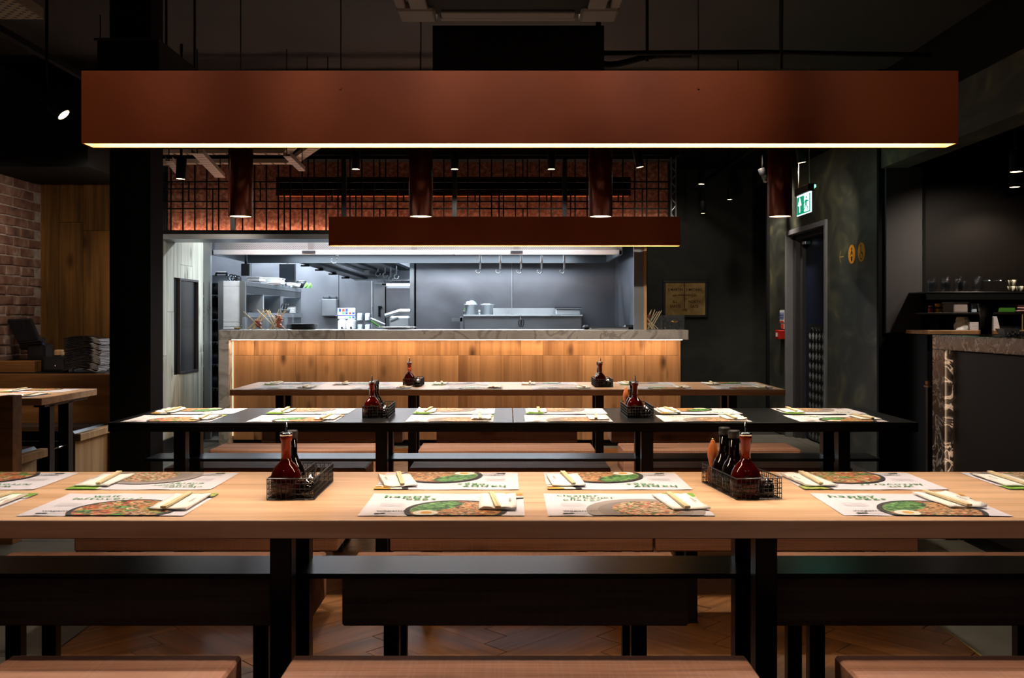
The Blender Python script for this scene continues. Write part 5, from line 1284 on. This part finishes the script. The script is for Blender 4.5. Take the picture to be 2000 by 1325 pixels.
g.build('running_figure', 'exit_green', ex)
B('indicator', 'led_green', (xs_+.03, xs_+.04, ya+.0, ya+.03, zt2+.03, zt2+.05), ex)
for y in (ya+.05, yb_-.02): MB().tube((xs_+.005, y, zt2+.06), (xs_+.02*(y > 7.5), y, 2.78 if False else ZC), .003, 5).build('cable', 'tray', ex)
light('exit_glow', 'POINT', (xs_+.08, ya+.02, zt2+.045), .55, (.05, 1, .35), size=.01, parent=ex)
light('exit_glow_blue', 'POINT', (xs_+.12, ya+.05, 2.15), .35, (.3, .8, 1), size=.02, parent=ex)
tz = thing('toilet_sign', 'yellow toilet signs with arrow painted on the plaster wall', 'sign', (WR, 8.1, 1.7)); xw = WR-.003
def wall_disc(y, z, r, mat, name, dx=0):
    MB().add([(xw-dx, y+r*math.cos(a), z+r*math.sin(a)) for a in [k*math.pi/14 for k in range(28)]], [tuple(range(28))]).build(name, mat, tz)
wall_disc(8.09, 1.787, .081, 'yellow', 'round_badge'); wall_disc(7.87, 1.79, .081, 'yellow', 'round_badge')
def wp(name, polys, mat, dx, cy, cz, s=1.):
    mb = MB()
    for pl in polys: mb.add([(xw-dx, cy-p[0]*s, cz+p[1]*s) for p in pl], [tuple(range(len(pl)))])
    mb.build(name, mat, tz)
circ = lambda x, y, r, n=10: [(x+r*math.cos(2*math.pi*k/n), y+r*math.sin(2*math.pi*k/n)) for k in range(n)]
wp('figure', [circ(0, .04, .012), [(-.012, .026), (.012, .026), (.024, -.005), (.018, -.008), (.0, .005), (-.018, -.008), (-.024, -.005)], [(-.018, -.016), (.018, -.016), (.014, -.045), (0, -.055), (-.014, -.045)]], 'ink_black', .001, 8.09, 1.787, 1.15)
wp('figure', [circ(-.006, .045, .01), [(-.012, .034), (-.002, .034), (0, .0), (.024, 0), (.036, -.035), (.028, -.038), (.016, -.01), (-.012, -.01)], [(-.028, -.01), (-.02, -.006), (-.024, -.025), (-.012, -.042), (.008, -.046), (.022, -.036), (.026, -.042), (.008, -.055), (-.016, -.05), (-.032, -.028)]], 'ink_black', .001, 7.87, 1.79, 1.15)
wp('arrow', [[(-.055, .0), (-.045, .008), (.05, .006), (.05, -.004), (-.045, -.006)], [(-.055, .002), (-.048, -.004), (-.01, .05), (-.02, .055)], [(-.055, -.002), (-.048, .004), (-.01, -.05), (-.02, -.055)]], 'gold', .001, 8.33, 1.78)
nb = thing('fire_notice', 'blue and white fire action notice left of the door', 'notice', (WR-.004, 10.14, 1.2)); ya, yb_ = 10.06, 10.22
B('white_sheet', 'white', (WR-.004, WR, ya, yb_, Z(631, 10.14), Z(606, 10.14)), nb); B('blue_field', 'blue_print', (WR-.006, WR-.004, ya+.01, yb_-.01, Z(624, 10.14), Z(611, 10.14)), nb); B('red_field', 'red_print', (WR-.006, WR-.004, ya+.01, yb_-.01, Z(631, 10.14)+.004, Z(627, 10.14)), nb)
for k in range(4): B('text_line', 'white', (WR-.0075, WR-.006, ya+.02, yb_-.04, Z(622-3*k, 10.14), Z(621.2-3*k, 10.14)), nb)
nb = thing('call_point_notice', 'small red and white notice just above the call point', 'notice', (WR-.004, 10.12, 1.13)); B('sheet', 'white', (WR-.004, WR, ya, yb_-.04, Z(642.5, 10.12), Z(632.5, 10.12)), nb); B('red_field', 'red_print', (WR-.006, WR-.004, ya+.008, yb_-.048, Z(642, 10.12)+.003, Z(633, 10.12)), nb)
cp = thing('fire_call_point', 'red fire alarm call point box on the plaster wall', 'call point', (WR-.04, 10.1, 1.0)); B('box', 'red', (WR-.07, WR, 10.03, 10.17, Z(663, 10.1), Z(645, 10.1)), cp, bev=.006); B('window', 'white', (WR-.073, WR-.07, 10.07, 10.13, Z(658, 10.1), Z(650, 10.1)), cp)

# ---------------------------------------------------------------- bar at the right with its back shelves
br = thing('bar_counter', 'bar with black veined marble top and end, at the right edge', 'bar', (3, 4.5, 0)); SX = 2.45
B('marble_top', 'marble', (SX, 3.15, 2.6, 5.47, 1.068, 1.15), br, bev=.003); B('marble_end', 'marble', (SX, 3.15, 5.32, 5.47, 0, 1.0675), br, bev=.003)
B('front_panel', 'bar_panel', (SX+.045, 3.1, 2.65, 5.31, .1, 1.06), br); B('toe_kick', 'black', (SX+.1, 3.05, 2.7, 5.3, 0, .1), br)
light('bar_led', 'AREA', (SX+.022, 5.285, .58), .35, (1, .66, .42), rot=(math.pi/2, 0, 0), size=.01, size_y=.95, parent=br)
by = 7.1; bx = U(1811, by)
bb = thing('back_bar', 'dark back bar with two open shelves behind the bar', 'shelving', (bx+.6, by+.15, 0))
zA, zB, zC_ = Z(570, by), Z(611, by), Z(645.5, by)
for z, m in ((zA, 'black_steel'), (zB, 'black_steel')): B('shelf', m, (bx, 4.8, by, by+.34, z-.012, z), bb, bev=.002)
B('worktop', 'bar_oak', (bx-.02, 4.8, by-.05, by+.36, zC_-.03, zC_), bb, bev=.002); B('cabinet', 'black', (bx, 4.8, by, by+.34, 0, zC_-.03), bb); B('back_panel', 'black', (bx, 4.8, by+.34, by+.36, zC_, zA), bb); B('upper_fascia', 'black', (bx, 4.8, by+.005, by+.02, zA-.06, zA-.012), bb)
B('divider', 'gold', (U(1997, by), U(1998, by), by, by+.01, zC_, zB-.012), bb)
def goblet(x, y, z, k, lab):
    t = thing('drinking_glass', lab, 'glass', (x, y, z), 'glasses on the top shelf of the back bar')
    h = [.10, .12, .085][k % 3]; MB().lathe([(0, 0), (.028, 0), (.034, h*.35), (.032, h), (.0305, h), (.032, h*.35), (.026, .004), (0, .004)], (x, y, z), 14).build('bowl', 'jar', t)
for i, u in enumerate((1815, 1825, 1834, 1843, 1851, 1860, 1868, 1877, 1893, 1905, 1915)):
    goblet(U(u, by+.1), by+.08+.06*(i % 3), zA, i, f'clear glass on the top back-bar shelf, {["first", "second", "third", "fourth", "fifth", "sixth", "seventh", "eighth", "ninth", "tenth", "eleventh"][i]} from the left')
for i, u in enumerate((1930, 1953)):
    t = thing('glass_jug', f'{["left", "right"][i]} of the two lidded glass jugs on the top back-bar shelf', 'jug', (U(u, by+.1), by+.1, zA), 'glass jugs on the back bar'); MB().lathe([(0, 0), (.035, 0), (.04, .02), (.04, .075), (.038, .08), (0, .08)], (U(u, by+.1), by+.1, zA), 18).build('body', 'jar', t); MB().lathe([(0, .08), (.042, .08), (.04, .088), (.01, .092), (.008, .098), (0, .098)], (U(u, by+.1), by+.1, zA), 18).build('lid', 'chrome', t)
for i, (u, v0) in enumerate(((1976, 0), (1992, 0), (1977, 1))):
    t = thing('patterned_cup', f'{["lower left", "lower right", "top"][i]} of the three stacked patterned cups', 'cup', (U(u, by+.1), by+.1, zA+.047*v0), 'patterned cups'); MB().lathe([(0, 0), (.022, 0), (.03, .044), (.028, .044), (0, .004)], (U(u, by+.1), by+.1, zA+.047*v0), 16).build('cup_body', 'floral', t)
for i, (u0, u1, v0, m, lab) in enumerate(((1811, 1820, 597, 'red_print', 'small red tin at the left of the middle back-bar shelf'), (1824, 1838, 593, 'yellow', 'yellow and black tin beside the red tin'))):
    t = thing('tin', lab, 'tin', (U((u0+u1)/2, by+.1), by+.1, zB), 'tins on the back bar'); r = (u1-u0)/2*by/F; MB().lathe([(0, 0), (r, 0), (r, Z(v0, by)-zB), (0, Z(v0, by)-zB)], (U((u0+u1)/2, by+.1), by+.08, zB), 16).build('tin_body', m, t); MB().lathe([(r+.001, .03), (r+.001, .045)], (U((u0+u1)/2, by+.1), by+.08, zB), 16).build('label_band', 'ink_black', t)
boxy('plastic_tub', 'tub', 1862, 1893, 590, 611, by+.02, .2, 'milky plastic tub on the middle back-bar shelf', 'tub', lid='tub'); boxy('plastic_tub', 'tub_blue', 1897, 1911, 592, 611, by+.04, .2, 'narrower tub behind the black cup on the middle shelf', 'tub', lid='tub')
boxy('napkin_pack', 'herb', 1951, 1984, 600, 611, by+.04, .15, 'dark green napkin pack on the middle back-bar shelf', 'napkins'); 
for i in range(3): boxy('folded_cloth', 'pink', 1987, 2010, 594+5.6*i, 599.3+5.6*i, by+.03, .16, f'{["top", "middle", "bottom"][i]} of the three folded pink cloths', 'cloth', 'folded pink cloths', bev=.01)
for i, u in enumerate((1829, 1858, 1888)):
    t = thing('acrylic_stand', f'{ORD[i]} slanted display stand from the left on the back-bar worktop', 'stand', (U(u, by), by+.05, zC_), 'slanted stands on the worktop')
    a, b = U(u, by), U(u+6, by); MB().add([(a, by, zC_+.10), (a+.004, by, zC_+.10), (b+.004, by, zC_), (b, by, zC_), (a, by+.16, zC_+.10), (a+.004, by+.16, zC_+.10), (b+.004, by+.16, zC_), (b, by+.16, zC_)], [(0, 1, 2, 3), (7, 6, 5, 4), (0, 4, 5, 1), (1, 5, 6, 2), (2, 6, 7, 3), (3, 7, 4, 0)]).build('sheet', 'jar', t)
mb = MB(); rr = random.Random(12); n = 12; cx = U(1877, by+.1)
for j in range(6):
    for k in range(n):
        q = j/5; a = 2*math.pi*k/n; r = .062*(1-.3*q)*(1+rr.uniform(-.25, .2)); mb.v.append((cx+r*math.cos(a), by+.08+r*.7*math.sin(a), zC_+.001+.098*q))
for j in range(5):
    for k in range(n): mb.f.append((j*n+k, j*n+(k+1) % n, (j+1)*n+(k+1) % n, (j+1)*n+k)); mb.mi.append(0); mb.sm.append(False)
mb.f.append(tuple(range(5*n, 6*n))); mb.mi.append(0); mb.sm.append(False)
mb.build('crumpled_bag', 'white', None, label='crumpled white bag on the back-bar worktop', cat='bag')
for i in range(5): boxy('paper_stack', 'paper', 1894, 1911.5, 629.5+3.2*i, 632.3+3.2*i, by+.02, .2, f'sheaf of pale paper on the worktop, {["top", "second from top", "middle", "second from bottom", "bottom"][i]} of its pile', 'paper', 'paper sheaves on the worktop', bev=.001)
t = thing('menu_wedge', 'white wedge-shaped menu holder right of the black cup', 'holder', (U(1945, by), by+.1, zC_)); a, b, c = U(1939, by), U(1947, by), U(1954, by)
MB().add([(a, by, zC_), (c, by, zC_), (b, by, zC_+.105), (a, by, zC_+.105), (a, by+.1, zC_), (c, by+.1, zC_), (b, by+.1, zC_+.105), (a, by+.1, zC_+.105)], [(0, 1, 2, 3), (7, 6, 5, 4), (0, 4, 5, 1), (1, 5, 6, 2), (2, 6, 7, 3), (3, 7, 4, 0)]).build('wedge', 'paper', t)
D = 5.2; x = U(1926, D); r = .038
t = thing('cup_holder', 'glass tumbler holding a tall black cup stack on the bar top', 'glass', (x, D, 1.15)); MB().lathe([(0, 0), (r*.9, 0), (r, .02), (r, .10), (r-.003, .10), (r-.003, .006), (0, .006)], (x, D, 1.15), 22).build('tumbler', 'jar', t)
MB().lathe([(0, .007), (.028, .007), (.030, .098), (.038, .125), (.044, .175), (.041, .175), (0, .12)], (x, D, 1.15), 22).build('cup_stack', 'plastic_black', t)
D = 5.0; t = thing('dip_bowl', 'pale square dish on the bar top near the right edge', 'dish', (U(1968, D), D, 1.15)); x = U(1968, D)
MB().add([(x-.025, D-.03, 1.15), (x+.025, D-.03, 1.15), (x+.025, D+.03, 1.15), (x-.025, D+.03, 1.15), (x-.045, D-.045, 1.19), (x+.045, D-.045, 1.19), (x+.045, D+.045, 1.19), (x-.045, D+.045, 1.19), (x, D, 1.16)], [(0, 3, 2, 1), (0, 1, 5, 4), (1, 2, 6, 5), (2, 3, 7, 6), (3, 0, 4, 7), (4, 5, 8), (5, 6, 8), (6, 7, 8), (7, 4, 8)]).build('dish_body', 'white', t)
D = 4.75; boxy('clear_tub', 'acrylic', 1978, 2010, 637, 657.5, D, .14, 'clear tub of wrapped sweets at the right edge of the bar', 'tub')
mb = MB(); rr = random.Random(3)
for k in range(40): a = Vector((U(1982, D+.03)+rr.uniform(0, .06), D+.02+rr.uniform(0, .1), 1.153+rr.uniform(0, .02))); mb.box(a.x, a.x+.012, a.y, a.y+.01, a.z, a.z+.006, mi=k % 2)
mb.build('wrapped_sweets', ['egg_white', 'plastic_black'], None, label='small wrapped sweets inside the clear tub', cat='sweets', kind='stuff')
t = thing('bar_post', 'small orange-topped post between the plaster column and the bar', 'post', (U(1814, 5.9), 5.9, 0)); B('pole', 'black_steel', (U(1812, 5.9), U(1817, 5.9), 5.9, 5.93, 0, Z(757, 5.9)), t); B('ledge', 'booth_ply', (U(1811, 5.9), U(1819, 5.9), 5.89, 5.95, Z(757, 5.9), Z(754, 5.9)), t); B('handle', 'yellow', (U(1812, 5.9), U(1818, 5.9), 5.9, 5.94, Z(753, 5.9), Z(745, 5.9)), t, bev=.004)

# ---------------------------------------------------------------- till station at the left
ts = thing('till_station', 'dark low cabinet carrying the till behind the booth bench', 'cabinet', (-3.4, 7.5, 0)); tz_ = Z(727, 7.3)
B('cabinet', 'black', (-3.92, U(218, 7.3), 7.2, 7.98, 0, tz_-.02), ts); B('top', 'plastic_black', (-3.92, U(218, 7.3), 7.18, 7.98, tz_-.02, tz_), ts)
D = 7.3
B('oak_block', 'booth_oak', (U(-20, D), U(76, D), D-.07, D+.04, tz_, Z(705, D)), None, bev=.003, label='oak box at the left edge before the till', cat='box')
t = thing('cash_drawer', 'black cash drawer with a small lock under the till', 'cash drawer', (U(106, D), D, tz_)); B('case', 'plastic_black', (U(84, D), U(129, D), D, D+.3, tz_, Z(697, D)), t, bev=.004); df = B('drawer_front', 'satin_steel', (U(87, D), U(127, D), D-.008, D, tz_+.015, Z(700, D)), t, bev=.004); B('lock', 'chrome', (U(108, D), U(110, D), D-.012, D-.008, Z(716, D), Z(713, D)), df)
B('receipt_roll', 'booth_ply', (U(98, D), U(113, D), D+.05, D+.12, Z(697, D), Z(684, D)), None, bev=.01, label='roll of receipt paper on the cash drawer', cat='paper roll')
t = thing('till', 'black touchscreen till tilted back on a chunky stand', 'till', (U(45, 7.4), 7.4, tz_)); D = 7.4
p = [(U(6, D), Z(624, D)), (U(54, D), Z(622, D)), (U(82, D), Z(666, D)), (U(38, D), Z(670, D))]
MB().add([(a, D+(.05 if i < 2 else -.03), b) for i, (a, b) in enumerate(p)]+[(a, D+.03+(.05 if i < 2 else -.03), b-.01) for i, (a, b) in enumerate(p)], [(0, 1, 2, 3), (7, 6, 5, 4), (0, 4, 5, 1), (1, 5, 6, 2), (2, 6, 7, 3), (3, 7, 4, 0)]).build('screen_case', 'plastic_black', t)
c = Vector((sum(a for a, b in p)/4, 0, sum(b for a, b in p)/4)); q = [(c.x+(a-c.x)*.88, c.z+(b-c.z)*.88) for a, b in p]
MB().add([(a, D+(.044 if i < 2 else -.026)-.006, b) for i, (a, b) in enumerate(q)], [(0, 1, 2, 3)]).build('display', 'screen', t)
B('stand', 'plastic_black', (U(52, D), U(88, D), D, D+.14, tz_, Z(672, D)), t, bev=.012); B('head', 'plastic_black', (U(34, D), U(80, D), D+.01, D+.10, Z(684, D), Z(660, D)), t, bev=.015); B('indicator', 'blue_print', (U(84, D), U(86, D), D-.012, D, Z(673, D), Z(671, D)), t)
MB().lathe([(0, 0), (.16, 0), (.15, .06), (.11, .085), (0, .09)], (U(20, 7.5), 7.55, tz_), 24).build('tray_cover', 'plastic_black', None, label='rounded black dome cover left of the till stand', cat='cover')
MB().lathe([(0, 0), (.018, 0), (.018, .035), (0, .035)], (U(139, 7.25), 7.25, tz_), 14).build('tape_roll', 'white', None, label='tiny pale roll between the cash drawer and the menus', cat='roll')
rr = random.Random(21); nM = 22
for i in range(nM):
    z0 = tz_+.004+i*.0118; dx = rr.uniform(-.014, .014)+.03*math.sin(i/nM*3); n = 8; mb = MB(); W_ = .27; th = .0075
    pts = []
    for k in range(n+1):
        s_ = k/n; pts.append((U(198, 7.3)+dx-W_*(1-s_), z0+.035*math.sin(s_*math.pi*.9)*(1-.2*i/nM)-.012*s_))
    for yy in (7.22, 7.42):
        for dz in (0, th):
            for a, b in pts: mb.v.append((a, yy, b+dz))
    m_ = n+1
    for k in range(n):
        mb.f += [(k+m_, k+1+m_, k+1+3*m_, k+3*m_), (k, k+2*m_, k+1+2*m_, k+1), (k, k+1, k+1+m_, k+m_), (k+2*m_, k+3*m_, k+1+3*m_, k+1+2*m_)]; mb.mi += [0]*4; mb.sm += [False]*4
    mb.f += [(n, n+2*m_, n+3*m_, n+m_), (0, m_, 3*m_, 2*m_)]; mb.mi += [1, 0]; mb.sm += [False]*2
    # the pages fan open towards the right end
    mb.add([(pts[-3][0], 7.215, pts[-3][1]+.001), (pts[-1][0]+.002, 7.215, pts[-1][1]+.001), (pts[-1][0]+.002, 7.215, pts[-1][1]+th-.001), (pts[-3][0]+.03, 7.215, pts[-3][1]+th-.002)], [(0, 1, 2, 3)], 1)
    mb.build('menu', ['menu_dark', 'menu_edge'], None, label=f'black menu with pale page edges, {ORD[i]} from the bottom of the stack by the till', cat='menu', group='menus stacked beside the till')
